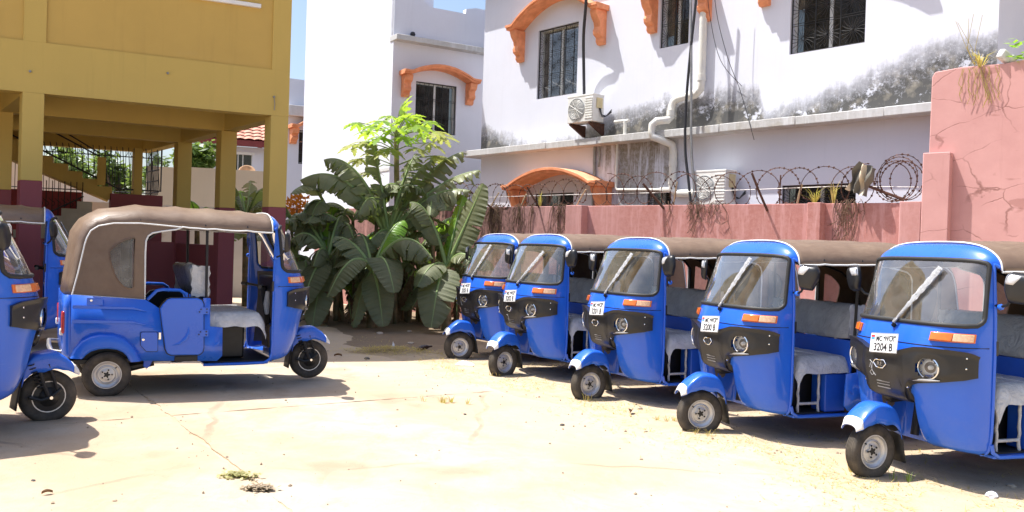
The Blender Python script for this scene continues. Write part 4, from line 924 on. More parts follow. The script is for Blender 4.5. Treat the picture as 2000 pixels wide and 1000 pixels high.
def awning(parent, u0, u1, zf, rise, y0, proj, sgn=1, thick=0.11, drop=0.75, end=0.22, brackets=True, low=False):
    """curved concrete hood: flat ends, arched middle, scrolled brackets; u0 < u1"""
    n = 28; prof = []
    for k in range(n+1):
        q = k/n; u = u0 + (u1-u0)*q; a = (u-u0-end)/max(1e-6, (u1-u0-2*end)); z = zf
        if 0 < a < 1: z = zf + rise*math.sin(math.pi*a)**0.85
        prof.append((u, z))
    m = MB(); k0 = 0
    yo = y0 + sgn*proj
    stations = [(y0 - sgn*0.05, 0, 0), (yo - sgn*0.03, 0, 0), (yo - sgn*0.03, 0.0, -0.045), (yo, 0.03, -0.045), (yo, 0.03, -0.001)]
    sec = [(y0-sgn*0.05, thick, 1), (yo, thick, 1), (yo, thick*0.52, 1), (yo-sgn*0.035, thick*0.48, 1), (yo-sgn*0.045, thick*0.06, 1), (yo-sgn*0.06, 0.0, 1), (y0-sgn*0.05, 0.0, 1)]
    ns = len(sec)
    for (u, z) in prof:
        for (yy, dz, _) in sec: m.v.append((u, yy, z+dz))
    for i in range(n):
        for j in range(ns): m.f.append((i*ns+j, i*ns+(j+1) % ns, (i+1)*ns+(j+1) % ns, (i+1)*ns+j))
    m.f += [tuple(range(ns)), tuple(n*ns+j for j in range(ns))]
    aw = m.build('awning', MT['orange'], parent, angle=40)
    m = MB(); m.grid(lambda i, e: (prof[int(i)][0], (y0 - sgn*0.02) + (yo + sgn*0.012 - y0)*e, prof[int(i)][1] + thick + 0.004 + 0.01*mnoise.noise((i*0.7, e*3, 0))), range(n+1), [0, 0.3, 0.6, 0.9, 1.0]); m.build('weathered_top', MT['orange_top'], aw, angle=60, solid=0.012)
    if brackets:
        p = proj*0.80
        for ub in (u0+end*0.75, u1-end*0.75):
            pr_ = [(0, 0.0), (p, 0.0), (p*1.0, -0.06), (p*0.88, -0.16), (p*0.66, -drop*0.36), (p*0.60, -drop*0.50), (p*0.70, -drop*0.60), (p*0.66, -drop*0.72), (p*0.40, -drop*0.80), (p*0.42, -drop*0.90), (p*0.28, -drop), (0, -drop)]
            m = MB(); m.prism([(y0 - sgn*0.02 + sgn*a*1.02, zf + 0.004 + b) for a, b in pr_], (ub-0.10, 0, 0), (0, 1, 0), (0, 0, 1), (0.20, 0, 0)); m.build('bracket', MT['orange'], aw, bevel=0.012)
    return aw

# ------------------------------------------------------------------ white house behind the pink wall
B1A = 131.2
b1 = thing('white_house', 'white two-storey house with orange awnings and iron window grilles behind the pink wall', 'house', (6.55, 13.26, 0), R(B1A))
UL, UR = 11.26, -0.74
W1, W2, W3 = (7.94, 9.25, 5.04, 6.64), (4.90, 5.62, 5.67, 7.05), (1.30, 2.68, 5.11, 6.65)
L1, L2, L3 = (7.93, 9.2, 1.75, 2.83), (5.2, 5.82, 2.1, 2.82), (1.36, 2.74, 1.9, 2.80)
wall_holes(MB(), UR, UL, 3.94, 8.6, [W1, W2, W3], 0.0, 0.16).build('upper_wall', MT['b1_up'], b1, angle=20)
wall_holes(MB(), -3.0, UL-0.02, -0.6, 3.82, [L1, L2, L3], 0.0, 0.16).build('lower_wall', MT['b1_low'], b1, angle=20)
for q in ([(UL, 0, 3.94), (UL, -7, 3.94), (UL, -7, 8.6), (UL, 0, 8.6)], [(UR, 0, 3.94), (UR, -1.6, 3.94), (UR, -1.6, 8.6), (UR, 0, 8.6)], [(UR, -1.6, 3.94), (-7, -1.6, 3.94), (-7, -1.6, 8.6), (UR, -1.6, 8.6)]):
    MB().add(q, [(0, 1, 2, 3)]).build('side_wall', MT['b2'], b1, angle=20)
m = MB(); m.add([(UL-0.02, 0, -0.6), (UL-0.02, -7, -0.6), (UL-0.02, -7, 3.82), (UL-0.02, 0, 3.82)], [(0, 1, 2, 3)]); m.build('end_wall', MT['b2'], b1, angle=20)
m = MB(); segs = [11.62 - k*1.55 for k in range(10)]
for k, (a, b) in enumerate(zip(segs, segs[1:])):
    dz = 0.004*math.sin(k*2.7)
    MB().rng(b+0.0015, a-0.0015, -0.35, 0.34 + 0.006*math.sin(k*1.9), 3.80+dz, 3.95+dz).build('ledge_slab', MT['ledge'], b1, bevel=0.012)
MB().rng(-7, 11.60, -6.8, 0.32, 8.02, 8.16).build('roof_slab', MT['ledge'], b1, bevel=0.01)
window(b1, *W1, 0.0); window(b1, *W2, 0.0, bars=2); window(b1, *W3, 0.0)
window(b1, *L1, 0.0, rows=2); window(b1, *L2, 0.0, bars=1, rows=2); window(b1, *L3, 0.0, rows=2)
awning(b1, 7.03, 9.98, 6.70, 0.50, 0.0, 0.42, drop=0.72); awning(b1, 4.30, 5.95, 6.66, 0.40, 0.0, 0.42, drop=0.66); awning(b1, 0.55, 3.35, 6.75, 0.48, 0.0, 0.42, drop=0.7)
awning(b1, 6.72, 9.75, 2.90, 0.34, 0.0, 0.60, drop=1.1)
# shutters of the drain pipe: a soil pipe that jogs round the ledge
pipe = [(4.48, 0.10, 8.0), (4.48, 0.10, 4.84), (4.50, 0.10, 4.70), (4.60, 0.10, 4.62), (5.02, 0.10, 4.58), (5.12, 0.10, 4.54), (5.16, 0.12, 4.44), (5.16, 0.14, 4.22), (5.18, 0.20, 4.16), (5.30, 0.40, 4.13), (5.38, 0.43, 4.06), (5.39, 0.43, 3.92), (5.36, 0.43, 3.82), (5.18, 0.30, 3.74), (5.11, 0.14, 3.68), (5.10, 0.10, 3.55), (5.10, 0.10, 2.88), (5.08, 0.10, 2.78), (4.98, 0.10, 2.72), (4.30, 0.10, 2.70)]
dp = MB().tube(pipe, 0.075, 12).build('drain_pipe', MT['pvc'], None, angle=50); dp.location = b1.location; dp.rotation_euler = b1.rotation_euler
tag(dp, 'thick white drain pipe zigzagging down the white house past the ledge', 'pipe')
for (a, b) in (((4.48, 0.10, 4.98), (4.48, 0.10, 4.86)), ((5.16, 0.14, 4.36), (5.16, 0.14, 4.25)), ((5.10, 0.10, 3.35), (5.10, 0.10, 3.25)), ((5.10, 0.10, 3.0), (5.10, 0.10, 2.9)), ((4.62, 0.10, 4.615), (4.75, 0.10, 4.603))):
    MB().tube([a, b], 0.086, 12).build('pipe_collar', MT['pvc'], dp)
def house_thing(name, label, cat, group=None): return thing(name, label, cat, b1.location, R(B1A), group)
sp = house_thing('thin_pipe', 'thin white pipe branching sideways below the ledge, left of the drain pipe', 'pipe')
MB().tube([(6.62, 0.06, 3.80), (6.62, 0.06, 2.90), (6.58, 0.06, 2.84), (5.2, 0.06, 2.80)], 0.030, 8).build('pipe_run', MT['pvc'], sp); MB().tube([(5.42, 0.06, 2.805), (5.16, 0.06, 2.80)], 0.05, 10).build('pipe_socket', MT['pvc'], sp)
sp = house_thing('stand_pipe', 'short white pipe with a tee standing on the ledge beside the air conditioner', 'pipe')
MB().tube([(6.28, 0.22, 3.95), (6.28, 0.22, 4.24)], 0.034, 8).build('upright', MT['pvc'], sp); MB().tube([(6.18, 0.22, 4.24), (6.62, 0.16, 4.26)], 0.034, 8).build('tee', MT['pvc'], sp)
for u, zt, zb, rr, lab in ((7.28, 3.8, 2.2, 0.035, 'grey conduit running down the stained wall below the ledge'), (7.14, 3.8, 3.35, 0.02, 'short grey conduit ending under the ledge beside a longer one')):
    o = MB().tube([(u, 0.05, zt), (u-0.02, 0.05, (zt+zb)/2), (u+0.01, 0.05, zb)], rr, 8).build('wall_conduit', MT['steel']); o.location = b1.location; o.rotation_euler = b1.rotation_euler; tag(o, lab, 'conduit')

def ac_unit(label, u0, u1, z0, z1, yb, bracket):
    e = house_thing('air_conditioner', label, 'air conditioner', 'air conditioner outdoor units on the white house')
    y1, y0 = yb+0.34, yb; w = u1-u0
    MB().rng(u0, u1, y0, y1, z0, z1).build('casing', MT['acwhite'], e, bevel=0.014)
    MB().rng(u0-0.006, u1+0.006, y0-0.006, y1+0.006, z1-0.03, z1+0.008).build('lid', MT['acwhite'], e, bevel=0.006)
    cu, cz, r = u0 + w*0.64, (z0+z1)/2 - 0.005, min(w*0.30, (z1-z0)*0.42)
    MB().lathe([(r*1.08, 0.0), (r*1.06, 0.012), (r, 0.014), (r*0.98, 0.004), (0, 0.002)], (cu, y1, cz), (0, 1, 0), 32).build('fan_ring', MT['acgrey'], e)
    m = MB()
    for k in range(1, 8): m.tube([(cu + r*k/8*math.cos(q), y1+0.018, cz + r*k/8*math.sin(q)) for q in [i*math.pi/14 for i in range(28)]], 0.0045, 4, closed=True)
    for k in range(12): q = k*math.pi/6; m.tube([(cu, y1+0.022, cz), (cu + r*math.cos(q), y1+0.018, cz + r*math.sin(q))], 0.0045, 4)
    m.build('fan_guard', MT['acwhite'], e)
    for k in range(9):
        z = z0 + 0.08 + (z1-z0-0.16)*k/8; MB().rng(u0+0.02, u0+w*0.30, y1, y1+0.012, z-0.012, z+0.012).build('louvre', MT['acwhite'], e, bevel=0.003)
    MB().rng(u0-0.02, u0, y0+0.06, y0+0.24, z0+(z1-z0)*0.50, z1-0.07).build('valve_cover', MT['cream'], e, bevel=0.008)
    for k in range(3):
        m = MB(); m.tube([(u0-0.015, y0+0.12+0.02*k, z0+(z1-z0)*0.5), (u0-0.03-0.01*k, y0+0.10, z0+0.16-0.03*k), (u0-0.10, y0+0.04, z0+0.12), (u0-0.14, 0.03, z0+0.22+0.03*k)], 0.010, 6); m.build('hose', MT['cable'], e)
    if bracket:
        for u in (u0+0.10, u1-0.10):
            m = MB(); m.prism([(0, z0-0.005), (yb+0.36, z0-0.005), (yb+0.36, z0-0.04), (0.05, z0-0.26), (0, z0-0.26)], (u-0.02, 0, 0), (0, 1, 0), (0, 0, 1), (0.04, 0, 0)); m.build('wall_bracket', MT['rust'], e)
    else: MB().rng(u0, u1, y0, y1, z0-0.5, z0-0.004).build('plinth', MT['ledge'], e)
    return e
ac_unit('white air conditioner unit on a rusty bracket above the ledge', 6.98, 7.74, 4.28, 4.86, 0.12, True)
ac_unit('white air conditioner unit behind the coiled wire just above the pink wall', 3.60, 4.34, 2.46, 3.09, 0.12, False)
# cables
def cable(label, pts, r, mat='cable', name='cable', group='cables hanging down the white house'):
    k = [Vector(p) for p in pts]; fine = []
    for i in range(len(k)-1):
        a, b, c_, d = k[max(0, i-1)], k[i], k[i+1], k[min(len(k)-1, i+2)]
        for j in range(6):
            s = j/6; fine.append(0.5*((2*b) + (c_-a)*s + (2*a-5*b+4*c_-d)*s*s + (3*b-a-3*c_+d)*s**3))
    fine.append(k[-1]); o = MB().tube(fine, r, 7).build(name, MT[mat], None, angle=60); o.location = b1.location; o.rotation_euler = b1.rotation_euler; return tag(o, label, 'cable', group)
cable('thick black cable running down to the air conditioner on the bracket', [(7.30, 0.46, 7.6), (7.28, 0.46, 6.9), (7.48, 0.30, 6.2), (7.56, 0.18, 5.5), (7.50, 0.20, 4.88)], 0.034)
cable('black cable crossing in front of the drain pipe from the top edge', [(4.32, 0.5, 7.4), (4.36, 0.5, 6.4), (4.46, 0.5, 5.3), (4.52, 0.5, 4.3), (4.50, 0.5, 3.5), (4.40, 0.5, 2.9), (4.30, 0.5, 2.3)], 0.026)
cable('grey cable hanging straight beside the black one, ending at the lower air conditioner', [(4.56, 0.5, 7.4), (4.46, 0.5, 5.8), (4.40, 0.5, 4.4), (4.36, 0.5, 3.5), (4.24, 0.5, 2.6), (4.20, 0.5, 2.2)], 0.024, 'steel')
cable('thin wire slung from the drain pipe across the wall to the mould', [(4.40, 0.20, 7.0), (4.30, 0.16, 6.1), (4.05, 0.12, 5.2), (3.60, 0.06, 4.66)], 0.006)
cable('thin wire hanging straight right of the slung wire', [(3.98, 0.5, 7.4), (3.95, 0.48, 6.2), (3.70, 0.42, 5.2), (3.42, 0.36, 4.5), (3.1, 0.36, 3.6)], 0.006)

# ------------------------------------------------------------------ pink boundary wall
PA = 139.4
pw = thing('pink_wall', 'pink painted boundary wall with pilasters and a taller cracked end', 'wall', (5.77, 12.07, 0), R(PA))
MB().rng(0.0, 14.0, -0.16, 0.0, -0.6, 2.36).build('wall_panel', MT['pink'], pw, bevel=0.01)
for (a, b) in ((5.80, 6.16), (1.42, 1.62), (0.02, 0.30), (9.3, 9.6)):
    MB().rng(a, b, -0.158, 0.20, -0.6, 2.363).build('pilaster', MT['pink'], pw, bevel=0.01)
m = MB(); m.prism([(0.0, -0.6), (-0.02, 4.10), (-0.06, 4.17), (-0.4, 4.20), (-0.9, 4.19), (-1.4, 4.24), (-5.0, 4.30), (-5.0, -0.6)], (0, -0.17, 0), (1, 0, 0), (0, 0, 1), (0, 0.20, 0)); m.build('tall_wall_panel', MT['pink_tall'], pw, bevel=0.012)
MB().rng(-0.33, 0.015, 0.028, 0.20, -0.6, 3.03).build('pilaster', MT['pink_tall'], pw, bevel=0.012)
# coiled razor wire along the top
rnd = random.Random(3)
def razor(name, label, ua, ub, loops, rad, cz, seed):
    rn = random.Random(seed); pts = []; N = loops*26; m = MB(); ph = rn.random()*6
    for k in range(N+1):
        q = k/26*2*math.pi; t_ = k/N; rr = rad*(1 + 0.10*math.sin(q*0.23+ph) + 0.06*math.sin(q*0.71)); u = ua + (ub-ua)*t_ + 0.06*math.sin(q*0.37+ph) + 0.92*rr*math.sin(q)
        pts.append(Vector((u, -0.07 + 0.30*rr*math.sin(q*0.5+ph), cz + 0.03*math.sin(q*0.11) + rr*math.cos(q))))
    m.tube(pts, 0.0065, 4, caps=False)
    L = 0.0
    for a, b in zip(pts, pts[1:]):
        L += (b-a).length
        if L > 0.062:
            L = 0; d = (b-a).normalized(); n_ = d.orthogonal().normalized(); n_.rotate(Matrix.Rotation(rn.random()*3, 3, d)); w = d.cross(n_)
            s = 0.021; m.add([a + d*s*1.1, a + n_*s, a - d*s*1.1, a - n_*s, a + w*0.005, a - w*0.005], [(0, 1, 4), (1, 2, 4), (2, 3, 4), (3, 0, 4), (1, 0, 5), (2, 1, 5), (3, 2, 5), (0, 3, 5)])
    o = m.build(name, MT['rust'], None, angle=60); o.location = pw.location; o.rotation_euler = pw.rotation_euler
    return tag(o, label, 'razor wire', 'razor wire coils on the pink wall')
razor('razor_wire', 'tight rusty razor wire coil at the end of the pink wall by the hanging cloth', 0.33, 0.46, 5, 0.30, 2.68, 5)
razor('razor_wire', 'stretched rusty razor wire coil above the dark low window and air conditioner', 0.75, 5.5, 13, 0.275, 2.63, 8)
razor('razor_wire', 'rusty razor wire coil in front of the low orange awning', 5.5, 11.0, 18, 0.225, 2.60, 11)
def wall_thing(mb, name, mat, label, cat, group=None):
    o = mb.build(name, MT[mat], None, angle=40); o.location = pw.location; o.rotation_euler = pw.rotation_euler; return tag(o, label, cat, group)
def rod(a, b, w, name, mat, label, cat='stake', group='stakes holding the wire'):
    a, b = Vector(a), Vector(b); wall_thing(MB().tube([a, a.lerp(b, 0.5) + Vector((0.006, 0, 0)), b], [w, w*0.95, w*0.9], 6), name, mat, label, cat, group)
rod((2.33, 0.01, 2.25), (2.50, 0.25, 2.83), 0.022, 'iron_stake', 'rust', 'dark iron stake leaning over the wall beside the low window')
rod((2.18, -0.10, 2.36), (2.18, -0.10, 2.82), 0.014, 'iron_stake', 'rust', 'thin upright iron stake beside the leaning one')
rod((4.20, 0.0, 2.30), (4.50, 0.22, 2.72), 0.022, 'iron_stake', 'rust', 'dark iron stake leaning below the drain pipe')
rod((8.10, 0.0, 2.30), (8.55, 0.25, 2.66), 0.022, 'iron_stake', 'rust', 'dark iron stake leaning at the banana end of the pink wall')
rod((0.30, -0.02, 2.40), (0.78, 0.05, 2.60), 0.022, 'iron_stake', 'rust', 'iron stake lying inside the tight wire coil')
rod((6.95, 0.0, 2.34), (7.1, 0.2, 2.72), 0.018, 'iron_stake', 'rust', 'iron stake leaning in front of the low awning window')
MT['wood'] = M('weathered_wood', (0.40, 0.29, 0.18), 0.85, 0, 0.25, 14)
rod((1.88, -0.06, 2.37), (1.80, -0.02, 2.66), 0.018, 'wooden_stake', 'wood', 'pale wooden stake in front of the dark low window')
rod((4.05, -0.05, 2.36), (3.95, 0.02, 2.75), 0.014, 'wooden_stake', 'wood', 'thin wooden stake crossing the leaning iron below the drain pipe')
rod((6.1, -0.05, 2.36), (5.85, 0.02, 2.66), 0.016, 'wooden_stake', 'wood', 'wooden stake leaning by the pilaster at the low awning')
rod((8.25, -0.05, 2.36), (8.0, 0.0, 2.64), 0.014, 'wooden_stake', 'wood', 'wooden stake leaning across the iron stake at the banana end')
rod((7.45, -0.05, 2.36), (7.28, 0.0, 2.60), 0.018, 'wooden_stake', 'wood', 'pale wooden stake in front of the low awning window')
m = MB(); m.tube([(0.1, -0.07, 2.58), (1.2, -0.07, 2.62), (2.5, -0.07, 2.60), (4.4, -0.07, 2.58), (6.1, -0.07, 2.58), (8.6, -0.07, 2.56)], 0.004, 4)
wall_thing(m, 'fence_wire', 'steel', 'straight thin wire strung along the top of the pink wall', 'wire')
t = NT('striped_cloth'); x, y, z = t.sep(t.mapv((34, 34, 6), (0, 0, 0), (0, 0.5, 0)))
sw = t.ramp(t.math('SINE', x), [(0.40, (0.16, 0.15, 0.13)), (0.55, (0.66, 0.56, 0.42))]); MT['cloth'] = t.done(t.bsdf(sw, 0.9, spec=0.1))
m = MB(); m.grid(lambda u, v: (0.78 + 0.13*u + 0.16*v + 0.02*math.sin(v*9+u*5), 0.12 + 0.05*math.sin(u*7) + 0.03*math.sin(v*6), 2.90 - 0.40*v + 0.06*u + 0.03*mnoise.noise((u*3, v*4, 1))), [i/10 for i in range(-10, 11)], [i/14 for i in range(15)])
wall_thing(m, 'hanging_cloth', 'cloth', 'striped beige rag caught on the tight razor wire coil', 'rag')
# withered vines hanging over the wall
MT['vine'] = M('withered_vine', (0.13, 0.075, 0.045), 0.9, 0, 0.4, 9)
def vines(label, ua, ub, n, lmax, seed):
    rn = random.Random(seed); m = MB(); clumps = [rn.uniform(ua, ub) for _ in range(max(3, n//9))]
    for k in range(n):
        u = rn.choice(clumps) + rn.gauss(0, 0.10); p = Vector((u, -0.05, 2.38 + 0.05*rn.random())); pts = [p, Vector((u + rn.uniform(-0.05, 0.05), 0.012, 2.37))]; q = pts[-1]; L = rn.uniform(0.25, 1.0)*lmax
        for j in range(7): q = q + Vector((rn.gauss(0, 0.022), rn.uniform(0, 0.006), -L/7)); pts.append(q.copy())
        m.tube(pts, [0.006*(1-0.08*i) for i in range(len(pts))], 4, caps=False)
        for j in range(3):
            c_ = pts[rn.randrange(2, len(pts))]; m.tube([c_, c_ + Vector((rn.uniform(-0.12, 0.12), 0.012, -rn.uniform(0.02, 0.12)))], 0.003, 4, caps=False)
    wall_thing(m, 'withered_vine', 'vine', label, 'vine', 'withered vines on the pink wall')
vines('thick withered vines hanging on the dark stained end of the pink wall', 6.3, 9.4, 80, 1.1, 3)
vines('thin withered vines hanging near the pilaster below the drain pipe', 3.0, 5.4, 22, 0.5, 4)
vines('thin withered vines hanging between the pilasters by the tall wall', 0.4, 1.35, 20, 0.8, 5)
# dry grass and a plant growing on the wall tops
MT['drygrass'] = leaf_mat('dry_grass', (0.42, 0.30, 0.12), (0.58, 0.44, 0.20), 0.25, 0.8)
MT['greengrass'] = leaf_mat('grass_green', (0.10, 0.16, 0.03), (0.20, 0.27, 0.06), 0.35, 0.6)
def tuft(mb, c, n, h, spread, rn, w=0.006):
    for _ in range(n):
        a = rn.random()*6.283; L = h*(0.5+rn.random()*0.8); sp_ = spread*(0.3+rn.random()); b = Vector(c) + Vector((math.cos(a), math.sin(a), 0))*0.03*rn.random()
        d = Vector((math.cos(a), math.sin(a), 0)); s = Vector((-d.y, d.x, 0))*w
        p1 = b + d*sp_*0.35 + Vector((0, 0, L*0.65)); p2 = b + d*sp_ + Vector((0, 0, L*(0.6+0.4*rn.random())))
        mb.add([b-s, b+s, p1+s*0.8, p1-s*0.8, p2], [(0, 1, 2, 3), (3, 2, 4)])
    return mb
for k, (u, y_, z_, n, h, sprd, lab) in enumerate(((1.62, -0.08, 2.36, 34, 0.22, 0.22, 'dry grass tuft on the pink wall below the wire, in front of the low window'), (1.32, -0.05, 2.36, 22, 0.34, 0.12, 'tall dry grass tuft on the pink wall top by the pilaster'), (7.0, -0.08, 2.36, 18, 0.3, 0.08, 'dry creeper wisp on the pink wall in front of the low awning'))):
    wall_thing(tuft(MB(), (u, y_, z_), n, h, sprd, random.Random(k+20)), 'grass_tuft', 'drygrass', lab, 'grass', 'dry grass tufts growing on the pink wall')
wp_ = thing('wall_plant', 'dry orange grass and a green creeper growing on top of the tall pink wall', 'plant', pw.location, R(PA))
tuft(MB(), (-0.62, 0.02, 4.17), 40, 0.20, 0.20, random.Random(2), 0.007).build('dry_blades', MT['drygrass'], wp_, angle=0)
m = MB(); rn = random.Random(9)
for k in range(16):
    a = rn.uniform(-0.25, 0.25); p = Vector((-0.62 + a, 0.045, 4.17)); pts = [p]; 
    for j in range(6): p = p + Vector((rn.uniform(-0.04, 0.04), rn.uniform(0, 0.006), -rn.uniform(0.04, 0.11))); pts.append(p)
    m.tube(pts, 0.004, 4, caps=False)
m.build('roots', MT['drygrass'], wp_, angle=0)
MT['creeper'] = leaf_mat('creeper_leaf', (0.10, 0.20, 0.03), (0.20, 0.33, 0.06), 0.4)
m = MB(); rn = random.Random(4)
for k in range(70):
    p = Vector((-0.95 - rn.random()*0.75, rn.uniform(-0.10, 0.12), 4.19 + rn.random()*0.30)); a = rn.random()*6.28; e = Vector((math.cos(a), math.sin(a), rn.uniform(-0.4, 0.4)))*0.07; s = Vector((-e.y, e.x, rn.uniform(-0.03, 0.03)))*0.8
    m.add([p-e, p+s*0.6, p+e, p-s*0.6], [(0, 1, 2, 3)])
m.build('creeper_leaves', MT['creeper'], wp_, angle=0)
m = MB(); rn = random.Random(6)
for k in range(5):
    m.tube([(-0.55, 0, 4.2), (-0.50+0.1*rn.uniform(-1, 1), 0, 4.45), (-0.42+0.2*rn.uniform(-1, 1), 0.0, 4.75+0.2*rn.random())], 0.003, 4)
m.build('stalks', MT['drygrass'], wp_, angle=0)
o = MB(); o.box((0, 0, 0), (0.17, 0.10, 0.13), Matrix.Rotation(0.5, 3, 'Y') @ Matrix.Rotation(0.3, 3, 'Z')); o.box((0.10, 0.0, -0.03), (0.10, 0.09, 0.09), Matrix.Rotation(-0.3, 3, 'Y'))
o = o.build('rubble_block', MT['ledge'], None, bevel=0.02); o.parent = None
mw = Matrix.Translation(pw.location) @ Matrix.Rotation(R(PA), 4, 'Z'); o.location = mw @ Vector((-0.90, 0.0, 4.29)); tag(o, 'broken concrete lump on top of the tall pink wall', 'rubble')

# ------------------------------------------------------------------ far white house (second)
B2A = 31.0
b2 = thing('white_house', 'tall plain white house with one orange awning behind the banana plants', 'house', (-3.0, 22.0, 0), R(B2A))
WN = (0.46, 1.63, 4.48, 5.77)
wall_holes(MB(), -0.2, 4.5, -0.6, 6.75, [WN], 0.0, 0.12, -1).build('front_wall', MT['b2'], b2, angle=20)
m = MB(); m.add([(-0.2, 0, -0.6), (-0.2, 7.3, -0.6), (-0.2, 7.3, 10.0), (-0.2, 0, 10.0)], [(0, 1, 2, 3)]); m.build('side_wall', MT['b2'], b2, angle=20)
m = MB(); top = [(-0.2, 6.84), (-0.2, 10.0), (0.40, 10.0), (0.40, 8.05), (0.62, 7.87), (0.80, 7.73), (1.84, 7.73), (1.86, 7.86), (2.15, 7.93), (4.5, 7.93), (4.5, 6.84)]
m.prism(top, (0, 0.02, 0), (1, 0, 0), (0, 0, 1), (0, 0.18, 0)); m.build('parapet', MT['b2'], b2, angle=20)
wall_holes(MB(), 0.40, 1.64, 7.7, 10.0, [(0.66, 1.27, 7.76, 9.2)], 1.6, 0.12, -1).build('stair_tower', MT['b2'], b2, angle=20)
MB().rng(0.66, 1.27, 1.9, 1.95, 7.76, 9.2).build('tower_dark_board', MT['darkroom'], b2)  # dark board standing in for the unlit space behind the opening
m = MB(); m.add([(1.64, 1.6, 7.7), (1.64, 4, 7.7), (1.64, 4, 10), (1.64, 1.6, 10)], [(0, 1, 2, 3)]); m.build('tower_side', MT['b2'], b2)
MB().rng(-0.22, 4.5, -0.26, 0.2, 6.70, 6.84).build('ledge_slab', MT['ledge'], b2, bevel=0.012)
MB().rng(-0.215, -0.201, -0.01, 7.0, 3.42, 3.50).build('side_band', MT['ledge'], b2)
window(b2, *WN, 0.0, -1, 0.12, burst=False)
awning(b2, -0.02, 2.16, 5.86, 0.24, 0.0, 0.40, -1, thick=0.10, drop=0.55)
tag(MB().lathe([(0, -0.07), (0.05, -0.05), (0.07, 0), (0.05, 0.05), (0, 0.07)], Matrix.Translation((-3, 22, 0)) @ (Matrix.Rotation(R(B2A), 3, 'Z') @ Vector((0.28, -0.1, 6.92))), (0, 0, 1), 10).build('black_ball', MT['cable'], None), 'small black ball lying on the ledge of the far white house', 'ball')
# its lower wing seen past the yellow building
b3 = thing('white_house_wing', 'low white house wing with orange awning, just past the yellow building', 'house', (-6.76*30/26, 30.0, 1.526*(1-30/26)), R(B2A)); b3.scale = (30/26,)*3
wall_holes(MB(), -0.14, 3.0, -0.6, 5.55, [(0.24, 1.4, 3.9, 4.92)], 0.0, 0.12, -1).build('front_wall', MT['b2'], b3, angle=20)
MB().rng(-0.16, 3.0, -0.24, 0.2, 5.30, 5.62).build('ledge_slab', MT['ledge'], b3, bevel=0.012); MB().rng(-0.14, 3.0, 0.05, 0.25, 5.62, 6.45).build('parapet', MT['b2'], b3)
window(b3, 0.24, 1.4, 3.9, 4.92, 0.0, -1, 0.12, burst=False); awning(b3, -0.12, 1.8, 4.93, 0.30, 0.0, 0.5, -1, thick=0.10, drop=0.45)

# ------------------------------------------------------------------ yellow building on columns
YA = 26.4
yb = thing('yellow_building', 'mustard yellow building raised on maroon-footed columns over an open carport', 'building', (-3.56, 13.2, 0), R(YA))
G = Vector((math.cos(R(127.5-YA)), math.sin(R(127.5-YA))))      # carport depth direction in the building frame
def Yp(a, b): return (a + G.x*b, G.y*b)
def skew_box(a0, a1, b0, b1_, z0, z1):
    q = [Yp(a0, b0), Yp(a1, b0), Yp(a1, b1_), Yp(a0, b1_)]; m = MB(); m.add([(x, y, z) for z in (z0, z1) for x, y in q], [(0, 3, 2, 1), (4, 5, 6, 7), (0, 1, 5, 4), (1, 2, 6, 5), (2, 3, 7, 6), (3, 0, 4, 7)]); return m
YM = MT['yellow']
def column(a, b, zt, zm, w=0.26, d=0.26):
    c_ = skew_box(a-w, a, b, b+d, zm, zt).build('column', YM, yb, bevel=0.006)
    skew_box(a-w-0.002, a+0.002, b-0.002, b+d+0.002, -0.5, zm-0.0015).build('column_foot', MT['maroon'], c_, bevel=0.006)
A_R = 0.08
LEFT_A = -9.0
column(A_R, 0, 3.44, 2.05); column(-3.21, 0, 3.44, 2.25); column(-6.6, 0, 3.44, 2.25)
for b in (2.15, 4.62): column(A_R-0.02, b, 3.40, 2.08)
for b in (2.15, 4.62): column(-3.30, b, 3.40, 2.2); column(-6.7, b, 3.40, 2.2)
column(-0.40+0.05, 6.55, 3.40, 2.08, 0.16, 0.2)
# beams and floor slab
skew_box(LEFT_A, A_R, 0.0, 0.26, 3.44, 4.13).build('front_beam', YM, yb)
skew_box(-9.0, A_R-0.003, 0.03, 0.25, 4.132, 5.2).build('infill_wall', MT['yellow_or'], yb)
for a in (A_R, -3.21, -6.6): skew_box(a-0.27, a+0.001, 0.002, 0.24, 4.131, 5.4).build('upper_column', YM, yb)
wall_holes(MB(), -9.0, A_R-0.004, 5.2, 8.6, [(-1.40, -0.40, 5.2, 6.4), (-5.2, -4.0, 5.2, 6.4)], 0.03, 0.1, -1).build('upper_wall', MT['yellow_or'], yb, angle=20)
for (a, b) in ((-1.40, -0.40), (-5.2, -4.0)):
    w_ = MB().rng(a-0.02, b+0.02, -0.03, 0.15, 5.03, 5.09).build('window_sill', MT['white'], yb, bevel=0.006)
    MB().rng(a+0.01, b-0.01, 0.09, 0.12, 5.09, 6.4).build('window', MT['pane'], yb)
for b in (2.15, 4.62): skew_box(LEFT_A, A_R-0.02, b+0.02, b+0.25, 3.40, 4.0).build('cross_beam', YM, yb)
for a in (A_R, -3.24, -6.63): skew_box(a-0.235, a-0.012, 0.25, 7.6, 3.405, 4.0).build('side_beam', YM, yb)
skew_box(LEFT_A, A_R-0.02, 7.4, 7.62, 3.402, 4.0).build('cross_beam', YM, yb)
skew_box(LEFT_A, A_R-0.015, 0.24, 7.62, 3.98, 4.14).build('floor_slab', YM, yb)
m = MB(); q0, q1 = Yp(A_R-0.005, 0.05), Yp(A_R-0.005, 7.6); m.add([(*q0, 4.0), (*q1, 4.0), (*q1, 8.6), (*q0, 8.6)], [(0, 1, 2, 3)]); m.build('side_wall', YM, yb)
m = MB(); q0, q1 = Yp(A_R, 7.61), Yp(LEFT_A, 7.61); m.add([(*q0, 4.0), (*q1, 4.0), (*q1, 8.6), (*q0, 8.6)], [(0, 1, 2, 3)]); m.build('rear_wall', YM, yb)
